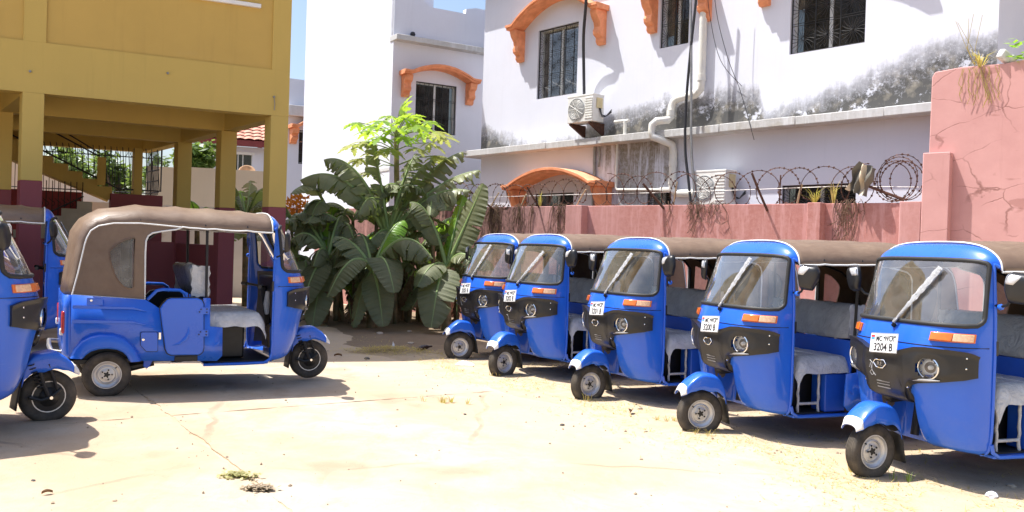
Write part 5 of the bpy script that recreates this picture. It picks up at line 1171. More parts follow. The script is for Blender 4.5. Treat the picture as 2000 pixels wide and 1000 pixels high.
skew_box(LEFT_A-0.5, A_R+0.05, -1.15, 8.0, 7.0, 7.16).build('shade_overhang', YM, yb)  # unseen slab added to carry the building's shadow further forward
skew_box(LEFT_A-0.5, A_R, 0.0, 7.6, 8.6, 8.75).build('roof_slab', YM, yb)
for (a, z) in ((-1.66, 3.90), (-3.39, 3.72), (-0.15, 3.72)):
    MB().lathe([(0.016, 0), (0.016, 0.03), (0.006, 0.03), (0, 0.01)], (a, 0.0, z), (0, -1, 0), 10).build('wall_plug', MT['steel'], yb)
m = MB(); m.tube([(-0.15, -0.012, 3.72), (-0.135, -0.014, 3.62), (-0.14, -0.012, 3.52)], 0.006, 5); m.build('loose_wire', MT['steel'], yb)
# carport floor and low inner walls
struct(skew_box(LEFT_A, 0.3, 0.35, 7.8, 0.02, 0.16).build('carport_floor', MT['concrete'], None)).matrix_world = yb.matrix_basis
skew_box(LEFT_A, LEFT_A+0.2, 0.3, 7.6, 0.0, 3.6).build('end_wall', MT['maroon'], yb)  # out of view, added to darken the carport
skew_box(-3.05, -0.2, 4.66, 4.82, 0.16, 1.45).build('low_wall', MT['maroon'], yb)
skew_box(-0.19, -0.03, 2.42, 4.60, 0.16, 1.43).build('low_wall', MT['maroon'], yb)
skew_box(-0.95, 0.05, 6.5, 6.66, 0.16, 2.42).build('landing_wall', MT['maroon'], yb)
skew_box(LEFT_A, -3.6, 7.42, 7.6, 0.16, 3.40).build('dim_back_wall', MT['maroon'], yb)  # closes the unseen rear left, added to darken the carport
# staircase: lower flight climbs to the landing, upper flight climbs back over it
stc = bpy.data.objects.new('staircase', None); C.objects.link(stc); stc.parent = yb
ns_ = 9; a_, z_ = -0.92, 2.42; poly = []
for k in range(ns_): poly += [(a_ - 0.275*k, z_ + 0.14*k + (0.14 if True else 0)), (a_ - 0.275*(k+1), z_ + 0.14*(k+1))]
under = [(a_ - 0.275*ns_, z_ + 0.14*ns_ - 0.42), (-0.98, 2.27), (-0.90, 2.40)]
B0 = Yp(0, 6.6)
m = MB(); m.prism(poly + under, (B0[0], B0[1], 0), (1, 0, 0), (0, 0, 1), (0.0, 0.95, 0)); m.build('upper_flight', YM, stc)
for k in range(8):
    a1 = -1.2 - 0.28*k; zt = 2.22 - 0.155*k
    x0, y0_ = Yp(a1-0.28, 7.0); m = MB().rng(x0, x0+0.279, y0_-0.5, y0_+0.42, 0.16, zt); m.build('lower_step', MT['stepstone'] if 'stepstone' in MT else MT['ledge'], stc)
m = MB(); m.add([(*Yp(-1.3, 7.5), 0.16), (*Yp(-5, 7.5), 0.16), (*Yp(-5, 7.5), 2.45), (*Yp(-1.3, 7.5), 2.45)], [(0, 1, 2, 3)]); m.build('stair_back_wall', MT['redwall'] if 'redwall' in MT else MT['maroon'], stc)
MB().rng(B0[0]-1.20, B0[0]-1.04, B0[1]-0.05, B0[1]+0.09, 2.58, 3.16).build('newel', YM, stc)
rl = MB(); X0, Y0 = B0[0], B0[1]-0.03
def RP(a, z): return (X0 + a, Y0, z)
rl.tube([RP(-3.4, 3.80), RP(-0.78, 2.52), RP(0.03, 2.52), RP(0.03, 3.40)], 0.018, 6); rl.tube([RP(-2.2, 3.70), RP(-1.18, 3.18)], 0.016, 6); rl.tube([RP(-1.95, 3.70), RP(-1.16, 3.24)], 0.014, 6)
for k in range(24):
    a = 0.0 - 0.112*k; zb_ = 2.52 if a > -0.78 else 2.52 + (-0.78-a)*0.49; rl.tube([RP(a, zb_), RP(a-0.06, 3.40)], 0.009, 5)
    if k % 2 == 0: rl.tube([RP(a - 0.05 + 0.09*math.cos(q), 3.30 - 0.10*abs(math.sin(q))) for q in [i*math.pi/8 for i in range(9)]], 0.006, 4)
rl.build('upper_railing', MT['grille'], stc)
rl = MB(); Y0 = B0[1] - 0.02
rl.tube([RP(-2.3, 1.83), RP(-1.44, 2.33)], 0.014, 6)
for k in range(9):
    a = -1.46 - 0.11*k; rl.tube([RP(a, 1.4), RP(a, 2.62)], 0.009, 5)
    rl.tube([RP(a + 0.055*math.sin(q), 2.1 + 0.035*q) for q in [i*0.6 for i in range(9)]], 0.006, 4)
rl.build('lower_railing', MT['grille'], stc)
# window grille panels at the back of the stairwell
gp = MB(); Bk = Yp(0, 7.5)
for k in range(34):
    a = -3.4 + 0.105*k; gp.tube([(Bk[0]+a, Bk[1], 2.42), (Bk[0]+a, Bk[1], 3.42)], 0.007, 5)
for z in (2.5, 3.28): gp.tube([(Bk[0]-3.4, Bk[1], z), (Bk[0]+0.1, Bk[1], z)], 0.012, 5)
gp.build('back_grille', MT['grille'], yb)
gp = MB()
for k in range(11):
    b = 6.7 + 0.085*k; x0, y0_ = Yp(0.0, b); gp.tube([(x0, y0_, 2.44), (x0, y0_, 3.42)], 0.008, 5)
for z in (2.50, 2.75, 2.98): p0, p1 = Yp(0.0, 6.66), Yp(0.0, 7.6); gp.tube([(*p0, z), (*p1, z)], 0.014, 5)
gp.build('side_grille', MT['grille'], yb)
# ------------------------------------------------------------------ banana plants
MT['banana'] = leaf_mat('banana_leaf', (0.125, 0.145, 0.072), (0.230, 0.240, 0.130), 0.28, 0.58, (0.28, 0.38, 0.07))
MT['banana_young'] = leaf_mat('young_banana_leaf', (0.12, 0.26, 0.03), (0.20, 0.36, 0.05), 0.45, 0.36, (0.35, 0.60, 0.06))
MT['banana_pale'] = leaf_mat('pale_banana_leaf', (0.15, 0.175, 0.085), (0.27, 0.28, 0.15), 0.25, 0.42, (0.40, 0.42, 0.12))  # a paler green than the other banana leaves
MT['banana_dry'] = leaf_mat('dead_banana_leaf', (0.13, 0.085, 0.045), (0.24, 0.165, 0.09), 0.15, 0.8, (0.3, 0.2, 0.1))
MT['midrib'] = M('banana_midrib', (0.22, 0.30, 0.10), 0.45, 0, 0.15, 5)
MT['pstem'] = M('banana_stem', (0.13, 0.14, 0.06), 0.6, 0, 0.4, 6, tint=(0.22, 0.16, 0.09), bump=0.3, bscale=14)
def banana_leaf(parent, base, tip, arch, width, seed, mat='banana', fold=0.5, torn=0.6, roll=0.0, name='leaf', stalk=0.16):
    rn = random.Random(seed); width *= 1.35; base, tip = Vector(base), Vector(tip); ctrl = (base+tip)/2 + Vector((0, 0, arch)); ctrl = base.lerp(ctrl, 1.0)
    N = 46; pts = [base*(1-t_)**2 + ctrl*2*t_*(1-t_) + tip*t_*t_ for t_ in [i/N for i in range(N+1)]]
    m = MB(); L = sum((b-a).length for a, b in zip(pts, pts[1:]))
    def frame(i):
        a, b = pts[max(0, i-1)], pts[min(N, i+1)]; t_ = (b-a).normalized(); s = t_.cross(Vector((0, 0, 1)))
        if s.length < 0.15: s = t_.cross(Vector((0.3, -1, 0.2)))
        s.normalize(); n = s.cross(t_)
        if roll: q = Matrix.Rotation(roll, 3, t_); s = q @ s; n = q @ n
        return t_, s, n
    def hw(t_):
        t2 = (t_-stalk)/(1-stalk)
        if t2 <= 0: return 0.0
        return width*0.5*(math.sin(math.pi*min(1, t2**0.80))**0.42 if t2 < 1 else 0)*(1 - 0.12*t2)
    for sg in (-1, 1):
        i = int(stalk*N)
        while i < N:
            ln = max(1, int(rn.uniform(2.5, 7.0)/max(0.05, torn)**0.8)) if torn > 0.05 else N; j = min(N, i+ln)
            dr = fold + rn.uniform(-0.35, 0.45)*(0.3 + 0.9*torn); tw = rn.uniform(-0.18, 0.22)*torn; gap = 0.9 if torn > 0 else 0
            cols = []
            for k in range(i, j+1):
                t_, s, n = frame(k); w = hw(k/N); p = pts[k]
                sh = 0.0
                if torn > 0 and k in (i, j) and 0 < k < N: sh = gap*(1 if k == i else -1)*L/N*rn.uniform(0.3, 1.6)
                row = [p]
                for q, ang in ((0.33, dr*0.5), (0.68, dr*1.0), (1.0, dr*1.55)):
                    prev = row[-1]; seg = w*(0.33 if q < 0.5 else 0.34)
                    d = s*sg*math.cos(ang) - n*math.sin(ang) - Vector((0, 0, 0.10*q)); row.append(prev + d*seg + t_*(sh*q*q + 0.22*seg) + n*(tw*seg + 0.0045*math.sin(k*2.4 + seed)*(1 if q > 0.5 else 0.6)))
                cols.append(row)
            for a, b in zip(cols, cols[1:]):
                k0 = len(m.v); m.v += [tuple(p) for p in a + b]
                for q in range(3): m.f.append((k0+q, k0+q+1, k0+4+q+1, k0+4+q))
            i = j
    lf = m.build(name, MT[mat], parent, angle=60)
    r0 = max(0.010, width*0.05); MB().tube([p - Vector((0, 0, 0.004)) for p in pts], [r0*(1.25 - 1.1*i/N) for i in range(N+1)], 6).build('midrib', MT['midrib'], lf, angle=60)
    return lf
def stem(parent, pts, r0, r1, name='stem', mat='pstem'):
    n = len(pts); return MB().tube(pts, [r0 + (r1-r0)*i/(n-1) for i in range(n)], 10).build(name, MT[mat], parent, angle=60)
def plant(name, label, px, py, Y, group='banana plants in front of the far houses', cat='banana plant'):
    b = at(px, py, Y); b.z = ground_z(b.x); return thing(name, label, cat, (0, 0, 0), 0, group), b
# the tall one in the middle
bp, b0 = plant('banana_plant', 'tallest banana plant with torn arching leaves in the middle of the clump', 760, 632, 15.9)
cr = at(757, 452, 15.8); stem(bp, [b0, b0.lerp(cr, 0.5) + Vector((0.03, 0, 0)), cr], 0.13, 0.07)
Y = 15.8
for k, (tx, ty, ty_Y, arch, w, mt, fold, torn, bx, by) in enumerate((
        (586, 352, 15.3, 0.95, 0.62, 'banana', 1.0, 0.45, 752, 455), (632, 312, 15.6, 0.85, 0.60, 'banana', 0.95, 0.9, 755, 450), (728, 272, 15.9, 0.10, 0.50, 'banana', 0.3, 0.8, 758, 448),
        (905, 296, 16.1, 0.55, 0.55, 'banana_pale', 0.8, 0.95, 765, 448), (936, 332, 15.7, 0.45, 0.58, 'banana_pale', 0.7, 1.0, 766, 452), (918, 372, 15.3, 0.55, 0.55, 'banana_pale', 1.0, 1.0, 766, 456),
        (812, 300, 16.3, 0.35, 0.55, 'banana', 0.5, 1.0, 762, 446), (845, 312, 15.5, 0.50, 0.5, 'banana', 0.7, 1.0, 762, 450), (650, 325, 16.4, 0.7, 0.5, 'banana_pale', 0.7, 1.0, 752, 450), (700, 420, 14.9, 0.9, 0.50, 'banana', 1.0, 0.7, 754, 455))):
    banana_leaf(bp, at(bx, by, Y), at(tx, ty, ty_Y), arch, w, 100+k, mt, fold, torn)
# right one with a long upright leaf
bp, b0 = plant('banana_plant', 'banana plant with one long upright leaf beside rickshaw 3203 B', 872, 632, 15.2)
cr = at(872, 520, 15.1); stem(bp, [b0, b0.lerp(cr, 0.5), cr], 0.10, 0.055)
for k, (tx, ty, tY, arch, w, mt, fold, torn, roll) in enumerate(((944, 358, 15.0, -0.02, 0.50, 'banana', 0.25, 0.15, 0.9), (905, 380, 15.4, 0.15, 0.30, 'banana_young', 0.5, 0.2, 0.3), (800, 395, 15.0, 0.65, 0.52, 'banana', 0.8, 0.5, 0), (930, 520, 14.7, 0.45, 0.45, 'banana_pale', 0.7, 0.6, 0), (842, 640, 14.2, 0.55, 0.55, 'banana', 0.15, 0.1, 0), (815, 560, 14.4, 0.40, 0.42, 'banana', 0.3, 0.2, 0), (895, 470, 15.5, 0.4, 0.45, 'banana_young', 0.6, 0.4, 0))):
    banana_leaf(bp, at(872, 522, 15.1), at(tx, ty, tY), arch, w, 200+k, mt, fold, torn, roll)
# front centre, broad hanging leaves
bp, b0 = plant('banana_plant', 'short banana plant with broad hanging leaves at the front of the clump', 725, 640, 14.9)
cr = at(727, 530, 14.8); stem(bp, [b0, b0.lerp(cr, 0.5), cr], 0.09, 0.05)
for k, (tx, ty, tY, arch, w, mt, fold, torn, roll) in enumerate(((770, 572, 14.0, 0.75, 0.48, 'banana', 0.12, 0.0, 0), (845, 505, 14.3, 0.85, 0.60, 'banana', 1.1, 0.8, 0), (640, 580, 14.2, 0.75, 0.58, 'banana', 0.2, 0.1, 0), (655, 462, 14.9, 0.30, 0.55, 'banana', 0.4, 0.15, 0), (748, 638, 14.2, 0.35, 0.42, 'banana', 0.1, 0.0, 0), (690, 640, 14.5, 0.35, 0.34, 'banana', 0.15, 0.1, 0), (790, 430, 15.2, 0.4, 0.4, 'banana_young', 0.5, 0.3, 0), (700, 455, 15.2, 0.35, 0.4, 'banana', 0.5, 0.5, 0), (770, 560, 15.0, 0.55, 0.4, 'banana', 0.5, 0.2, 0))):
    banana_leaf(bp, at(727, 528, 14.8), at(tx, ty, tY), arch, w, 300+k, mt, fold, torn, roll)
# left, behind the first rickshaw
bp, b0 = plant('banana_plant', 'dark banana plant drooping beside the yellow corner column', 628, 640, 15.5)
cr = at(640, 505, 15.4); stem(bp, [b0, b0.lerp(cr, 0.5), cr], 0.11, 0.06)
for k, (tx, ty, tY, arch, w, mt, fold, torn) in enumerate(((568, 470, 15.2, 0.55, 0.6, 'banana', 0.9, 0.4), (575, 432, 15.9, 0.5, 0.55, 'banana', 0.8, 0.3), (590, 600, 14.8, 0.5, 0.5, 'banana', 0.2, 0.1), (610, 640, 14.8, 0.45, 0.5, 'banana', 0.15, 0.1), (668, 420, 15.8, 0.35, 0.5, 'banana_pale', 0.8, 0.8), (650, 400, 16.2, 0.2, 0.45, 'banana_young', 0.4, 0.3), (600, 395, 16.3, 0.25, 0.45, 'banana_pale', 0.8, 0.9), (700, 500, 14.9, 0.4, 0.45, 'banana', 0.6, 0.3), (612, 520, 15.0, 0.5, 0.5, 'banana', 0.8, 0.3))):
    banana_leaf(bp, at(640, 507, 15.4), at(tx, ty, tY), arch, w, 400+k, mt, fold, torn)
# dark back fillers: suckers behind
for j, (px, py, Y_, cy, lab) in enumerate(((690, 632, 16.9, 500, 'leafy banana sucker behind the short banana plant'), (820, 630, 16.9, 490, 'leafy banana sucker behind the tall banana plant, towards the pink wall'))):
    bp, b0 = plant('banana_plant', lab, px, py, Y_); cr = at(px, cy, Y_); stem(bp, [b0, b0.lerp(cr, 0.5), cr], 0.09, 0.05); rn = random.Random(50+j)
    for k in range(9):
        a = rn.uniform(0, 6.28); r_ = rn.uniform(0.6, 1.3); tip = cr + Vector((math.cos(a)*r_, math.sin(a)*r_*0.8, rn.uniform(-0.8, 0.9)))
        banana_leaf(bp, cr, tip, rn.uniform(0.3, 0.7), rn.uniform(0.4, 0.6), 500+20*j+k, rn.choice(('banana', 'banana', 'banana_young')), rn.uniform(0.4, 1.0), 0.4)
# more hanging leaves that close the clump
rn = random.Random(123)
bp, b0 = plant('banana_plant', 'dense low banana shoots filling the foot of the clump', 760, 640, 15.6)
for (px, py) in ((610, 560), (660, 560), (700, 600), (760, 590), (800, 560), (840, 590), (880, 560), (780, 500), (680, 520), (620, 500), (820, 470), (850, 440), (700, 470), (640, 440), (590, 540), (900, 540), (575, 470), (660, 480), (740, 540), (860, 510), (790, 420), (740, 430)):
    c_ = at(px + rn.uniform(-15, 15), py - 40, 15.9 + rn.uniform(-0.2, 0.6)); gb = Vector((c_.x + rn.uniform(-0.1, 0.1), c_.y + 0.1, ground_z(c_.x)))
    stem(bp, [gb, gb.lerp(c_, 0.5), c_], 0.05, 0.03)
    for k in range(3):
        a = rn.uniform(math.pi*0.95, math.pi*2.05); r_ = rn.uniform(0.45, 0.95); tip = c_ + Vector((math.cos(a)*r_, math.sin(a)*r_*0.8, rn.uniform(-0.55, 0.30))); tip.z = max(tip.z, 0.12)
        banana_leaf(bp, c_, tip, rn.uniform(0.25, 0.55), rn.uniform(0.36, 0.52), 1000 + int(px*7+py*3+k), rn.choice(('banana', 'banana', 'banana', 'banana_pale')), rn.uniform(0.15, 0.9), rn.choice((0.0, 0.3, 0.7)))
bp, b0 = plant('banana_plant', 'row of small banana shoots at the very back of the clump', 760, 640, 17.2)
for px in range(585, 905, 26):
    c_ = at(px + rn.uniform(-10, 10), rn.uniform(520, 575), 16.9 + rn.uniform(-0.3, 0.3)); gb = Vector((c_.x, c_.y + 0.05, ground_z(c_.x))); stem(bp, [gb, c_], 0.05, 0.03)
    for k in range(4):
        a = rn.uniform(math.pi, math.pi*2.0); r_ = rn.uniform(0.35, 0.75); tip = c_ + Vector((math.cos(a)*r_, math.sin(a)*r_*0.7, rn.uniform(-0.55, 0.25))); tip.z = max(tip.z, 0.08)
        banana_leaf(bp, c_, tip, rn.uniform(0.2, 0.5), rn.uniform(0.36, 0.5), 2000 + px*5 + k, rn.choice(('banana', 'banana', 'banana_pale', 'banana_young')), rn.uniform(0.2, 0.8), rn.choice((0.3, 0.7, 1.0)))
# dead leaves hanging round the stems
dl = thing('dead_leaves', 'brown dead leaves and stalks hanging under the banana plants', 'dead leaves', (0, 0, 0))
rn = random.Random(77)
for k in range(22):
    p = at(rn.uniform(600, 900), rn.uniform(520, 600), rn.uniform(15.4, 16.6)); q = p + Vector((rn.uniform(-0.4, 0.4), rn.uniform(-0.3, 0.3), -rn.uniform(0.3, 0.75))); q.z = max(q.z, 0.05)
    banana_leaf(dl, p, q, 0.1, rn.uniform(0.15, 0.3), 700+k, 'banana_dry', 1.0, 1.0, name='dead_leaf')
# through the carport
bp, b0 = plant('banana_plant', 'banana plant seen between the yellow columns in front of the beige wall', 480, 600, 18.2, 'banana plants seen through the carport')
cr = at(480, 430, 18.2); stem(bp, [b0, cr], 0.09, 0.06)
for k, (tx, ty, tY, arch, w, mt, fold, torn) in enumerate(((455, 362, 18.0, 0.2, 0.5, 'banana', 0.4, 0.2), (470, 372, 18.6, 0.1, 0.5, 'banana_young', 0.4, 0.2), (512, 368, 18.0, 0.25, 0.5, 'banana', 0.5, 0.3), (525, 395, 17.8, 0.3, 0.5, 'banana_pale', 0.7, 0.6), (440, 410, 17.8, 0.4, 0.5, 'banana', 0.6, 0.3), (490, 352, 18.8, 0.1, 0.4, 'banana_pale', 0.6, 0.9), (500, 470, 17.4, 0.5, 0.5, 'banana', 0.4, 0.2), (450, 470, 17.4, 0.5, 0.5, 'banana', 0.4, 0.2))):
    banana_leaf(bp, at(480, 432, 18.2), at(tx, ty, tY), arch, w, 800+k, mt, fold, torn)
bp, b0 = plant('banana_plant', 'young bright green banana plant seen above the canopy of the side-on rickshaw', 385, 600, 18.0, 'banana plants seen through the carport')
cr = at(385, 440, 18.0); stem(bp, [b0, cr], 0.08, 0.05)
for k, (tx, ty, tY, arch, w, mt) in enumerate(((372, 392, 17.8, 0.2, 0.5, 'banana_young'), (405, 405, 17.9, 0.25, 0.5, 'banana_young'), (350, 440, 17.7, 0.3, 0.5, 'banana'), (420, 450, 17.7, 0.3, 0.5, 'banana'))):
    banana_leaf(bp, at(385, 442, 18.0), at(tx, ty, tY), arch, w, 850+k, mt, 0.4, 0.1)
# croton
MT['croton'] = leaf_mat('croton_leaf', (0.35, 0.07, 0.02), (0.55, 0.16, 0.03), 0.3)
cro = thing('croton_bush', 'orange-red croton bush behind the yellow corner column', 'bush', (0, 0, 0)); m = MB(); rn = random.Random(13)
for k in range(160):
    p = at(rn.uniform(562, 600), rn.uniform(385, 420), 17.2 + rn.uniform(-0.3, 0.3)); a = Vector((rn.uniform(-1, 1), rn.uniform(-1, 1), rn.uniform(-0.2, 1))).normalized()*0.11; s = a.cross(Vector((0.3, 1, 0.2))).normalized()*0.025
    m.add([p, p + a*0.5 + s, p + a, p + a*0.5 - s], [(0, 1, 2, 3)])
m.build('leaves', MT['croton'], cro, angle=0); g0 = at(580, 600, 17.2); g0.z = 0; stem(cro, [g0, at(580, 400, 17.2)], 0.03, 0.015, 'trunk')

# ------------------------------------------------------------------ papaya
MT['papaya'] = leaf_mat('papaya_leaf', (0.14, 0.30, 0.025), (0.26, 0.42, 0.04), 0.50, 0.45, (0.50, 0.70, 0.06))
MT['papaya_pale'] = leaf_mat('papaya_leaf_old', (0.24, 0.28, 0.07), (0.40, 0.40, 0.12), 0.40, 0.5, (0.55, 0.60, 0.15))
pa = thing('papaya_tree', 'slim papaya tree with bright green lobed leaves rising above the banana plants', 'papaya tree', (0, 0, 0))
pb0 = at(772, 630, 16.5); pb0.z = 0.0; pt = at(774, 275, 16.5); stem(pa, [pb0, pb0.lerp(pt, 0.5) + Vector((0.03, 0, 0)), pt, pt + Vector((0, 0, 0.25))], 0.07, 0.035, 'trunk')
def papaya_leaf(parent, base, tip, size, seed, mat):
    rn = random.Random(seed); base, tip = Vector(base), Vector(tip); mid = (base+tip)/2 + Vector((0, 0, 0.06)); 
    d = (tip-base); d.z *= 0.4; d.normalize(); s = d.cross(Vector((0, 0, 1))).normalized(); up = s.cross(d).normalized()
    m = MB(); lobes = 9
    for k in range(lobes):
        a = (k/(lobes-1) - 0.5)*4.7; L = size*(1 - 0.30*abs(a)/2.4)*rn.uniform(0.85, 1.1); ax = d*math.cos(a) + s*math.sin(a); sd = d*(-math.sin(a)) + s*math.cos(a)
        ax = (ax - up*rn.uniform(0.05, 0.45)).normalized()
        def pt_(f, w): return tip + ax*L*f + sd*L*w - up*L*0.25*f*f + up*L*0.05*abs(w)
        out = [(0, 0.0), (0.25, 0.09), (0.40, 0.10), (0.50, 0.24), (0.58, 0.11), (0.68, 0.20), (0.76, 0.08), (0.86, 0.11), (1.0, 0.0)]
        k0 = len(m.v); n = len(out)
        for (f, w) in out: m.v.append(tuple(pt_(f, 0))); m.v.append(tuple(pt_(f, w))); m.v.append(tuple(pt_(f, -w)))
        for i in range(n-1): m.f += [(k0+3*i, k0+3*i+1, k0+3*i+4, k0+3*i+3), (k0+3*i, k0+3*i+3, k0+3*i+5, k0+3*i+2)]
    lf = m.build('leaf', MT[mat], parent, angle=60)
    MB().tube([base, mid, tip], [0.012, 0.010, 0.008], 5).build('leaf_stalk', MT['midrib'], lf, angle=60)
rn = random.Random(31); top = at(774, 268, 16.5)
spots = [(735, 240, 0.1, 0), (700, 235, -0.1, 0), (765, 222, 0.3, 0), (800, 222, -0.2, 0), (835, 232, 0.2, 0), (850, 252, -0.2, 1), (715, 272, -0.3, 1), (690, 278, 0.2, 1), (840, 275, -0.3, 1), (862, 262, 0.3, 1), (770, 245, -0.6, 0), (790, 262, -0.6, 0), (745, 262, -0.5, 0), (705, 305, 0.1, 1), (860, 300, 0.0, 1), (815, 240, -0.5, 0), (780, 212, 0.0, 0), (725, 328, -0.2, 1), (850, 300, -0.3, 1), (750, 232, -0.4, 0), (720, 250, 0.3, 0), (825, 255, 0.4, 0), (800, 240, 0.5, 0), (760, 285, -0.5, 1), (815, 285, -0.6, 1), (735, 290, 0.3, 1), (790, 228, -0.3, 0)]
for k, (px, py, dy, old) in enumerate(spots):
    papaya_leaf(pa, top + Vector((0, 0, -0.25*(py > 255) - 0.3*(py > 290))), at(px, py + 4, 16.5 + dy*1.6), 0.36 + 0.07*rn.random(), 900+k, 'papaya_pale' if old else 'papaya')

# ------------------------------------------------------------------ far things behind the carport
MT['treeleaf'] = leaf_mat('tree_leaf', (0.05, 0.10, 0.025), (0.13, 0.20, 0.05), 0.35, 0.4, (0.30, 0.42, 0.08)); MT['bark'] = M('bark', (0.14, 0.10, 0.07), 0.9, 0, 0.3, 10)
def tree(label, px0, px1, py0, py1, Y_, seed, n=1500, leaf=0.16, mat='treeleaf', grp='trees behind the carport'):
    rn = random.Random(seed); c = (at((px0+px1)/2, (py0+py1)/2, Y_)); rx = abs(at(px1, 400, Y_).x - at(px0, 400, Y_).x)/2; rz = abs(at(500, py0, Y_).z - at(500, py1, Y_).z)/2
    e = thing('leafy_tree', label, 'tree', (c.x, c.y, 0), 0, grp); m = MB(); cl = [(Vector((rn.gauss(0, 0.5)*rx, rn.gauss(0, 0.5)*rx, rn.gauss(0, 0.5)*rz)), rn.uniform(0.25, 0.5)*min(rx, rz)) for _ in range(26)]
    for k in range(n):
        o_, r_ = rn.choice(cl); v = Vector((rn.gauss(0, 1), rn.gauss(0, 1), rn.gauss(0, 1))).normalized()*r_*rn.uniform(0.5, 1.05); p = o_ + v + Vector((0, 0, c.z))
        a = Vector((rn.uniform(-1, 1), rn.uniform(-1, 1), rn.uniform(-1.0, 0.4))).normalized()*leaf*rn.uniform(0.7, 1.3); s = a.cross(Vector((rn.uniform(-1, 1), rn.uniform(-1, 1), 1))).normalized()*leaf*0.26
        m.add([p, p + a*0.5 + s, p + a, p + a*0.5 - s], [(0, 1, 2, 3)])
    m.build('crown', MT[mat], e, angle=0)
    t_ = MB().tube([(0, 0, -0.3), (0.1, 0, c.z*0.5), (0, 0.05, c.z)], [0.2, 0.14, 0.06], 8); t_.build('trunk', MT['bark'], e)
    for k in range(5):
        o_, r_ = cl[k]; MB().tube([(0.08, 0, c.z*0.45), o_*0.5 + Vector((0, 0, c.z*0.85)), o_ + Vector((0, 0, c.z))], [0.07, 0.05, 0.02], 6).build('limb', MT['bark'], e)
    return e
tree('mango tree with pale leaves between two rear columns of the carport', 345, 415, 272, 345, 27, 1, 1300, 0.26)
tree('bushy green tree behind the stair railing of the carport', 170, 290, 300, 400, 24, 2, 2200, 0.20)
tree('green tree behind the upper stairs of the carport', 60, 190, 290, 380, 26, 3, 2200, 0.2)
tree('dark feathery tree top above the red tiled roof', 470, 545, 225, 285, 46, 4, 1500, 0.34)
MT['beige'] = plaster('beige_wall', (0.62, 0.54, 0.44), var=0.06)
bw = thing('beige_wall', 'plain beige boundary wall in front of the red-roofed house', 'wall', (-6.46*22/19, 22, 0), R(20))
MB().rng(-1.05, 1.25, 0, 0.2, -0.5, 3.33).build('wall_panel', MT['beige'], bw); MB().rng(-1.75, -1.052, 0.02, 0.22, -0.5, 3.30).build('wall_panel', MT['beige'], bw)
sh = thing('rubble_stone_wall', 'low grey stone wall with wire seen between the carport columns', 'wall', at(385, 400, 20.5)*1.0, R(20)); sh.location.z = 0
MB().rng(-2.5, 1.2, 0, 0.25, -0.5, 2.3).build('wall_panel', MT['ledge'], sh)
hs = thing('red_roofed_house', 'white house with red tiled roof seen through the carport', 'house', (-.34*30, 30, 0), R(20))
k_ = 30/24
zf = lambda z: 1.526 + (z-1.526)*k_
wall_holes(MB(), -0.6, 6, 0, zf(4.15), [(0.30*k_, 0.82*k_, zf(3.46), zf(3.93))], 0, 0.12, -1).build('front_wall', MT['b2'], hs, angle=20)
wn_ = MB().rng(0.30*k_, 0.82*k_, 0.10, 0.13, zf(3.46), zf(3.93)).build('window', MT['pane'], hs)
for q in (0.30, 0.43, 0.56, 0.80): MB().rng(q*k_, q*k_+0.035, 0.06, 0.10, zf(3.46), zf(3.93)).build('window_bar', MT['alu'], wn_)
MB().rng(0.24*k_, 0.88*k_, -0.05, 0.0, zf(3.93)+0.005, zf(4.0)).build('window_head', MT['white'], wn_)
MT['fascia'] = M('dark_red_fascia', (0.20, 0.03, 0.03), 0.6); MT['rooftile'] = M('terracotta_tile', (0.50, 0.20, 0.13), 0.75, 0, 0.25, 3, tint=(0.58, 0.28, 0.20))
MB().rng(-1.0, 6.2, -0.42, -0.36, zf(4.13), zf(4.30)).build('fascia', MT['fascia'], hs)
rf = bpy.data.objects.new('roof', None); C.objects.link(rf); rf.parent = hs
tm = MB(); tm.grid(lambda u, v: (0.30*u, 0.36*v, 0.035*math.sin(u*math.pi)*(1) + (0.03 if v < 0.5 else 0.0)), [0, 0.25, 0.5, 0.75, 1.0], [0, 0.5, 1.0]); tme = tm.mesh('roof_tile', MT['rooftile'], 60)
slope = math.radians(26)
for r_ in range(9):
    for c_ in range(24):
        u = -1.05 + 0.30*c_ + 0.0; d = 0.33*r_
        if u < -1.05 + d*0.9: continue
        reuse(tme, 'roof_tile', rf, (u, -0.44 + d*math.cos(slope), zf(4.30) + d*math.sin(slope) + 0.01), (slope, 0, 0))
MB().tube([(-1.05, -0.40, zf(4.31)), (1.6, 2.3, zf(4.31)+1.35)], 0.08, 8).build('hip_ridge', MT['rooftile'], rf)
m = MB(); m.add([(-1.02, -0.40, zf(4.29)), (6.2, -0.40, zf(4.29)), (6.2, 2.6, zf(4.29)+1.46), (1.8, 2.6, zf(4.29)+1.46)], [(0, 1, 2, 3)]); m.build('roof_deck', MT['fascia'], rf)
dish = thing('satellite_dish', 'rusty orange satellite dish in front of the red-roofed house', 'satellite dish', at(482, 345, 24)); dish.location.z -= 0.0
MT['dish'] = M('rusty_dish', (0.60, 0.36, 0.20), 0.7, 0, 0.4, 5)
MB().lathe([(0, -0.06), (0.10, -0.055), (0.19, -0.03), (0.24, 0)], (0, 0, 0.12), (0.2, -0.8, 0.45), 24).build('reflector', MT['dish'], dish, solid=0.01); MB().tube([(0, 0.05, 0.1), (0, 0.15, -0.6)], 0.025, 6).build('mast', MT['steel'], dish)
# sunlit walls behind the stairwell
wr = thing('garden_wall', 'sunlit whitewashed wall behind the stair railing of the carport', 'wall', at(160, 400, 21), R(22)); wr.location.z = 0
m = MB(); m.prism([(-3.5, -0.5), (3.2, -0.5), (3.2, 2.1), (1.1, 2.45), (-1.4, 3.35), (-3.5, 3.6)], (0, 0, 0), (1, 0, 0), (0, 0, 1), (0, 0.2, 0)); m.build('wall_panel', MT['b2'], wr)

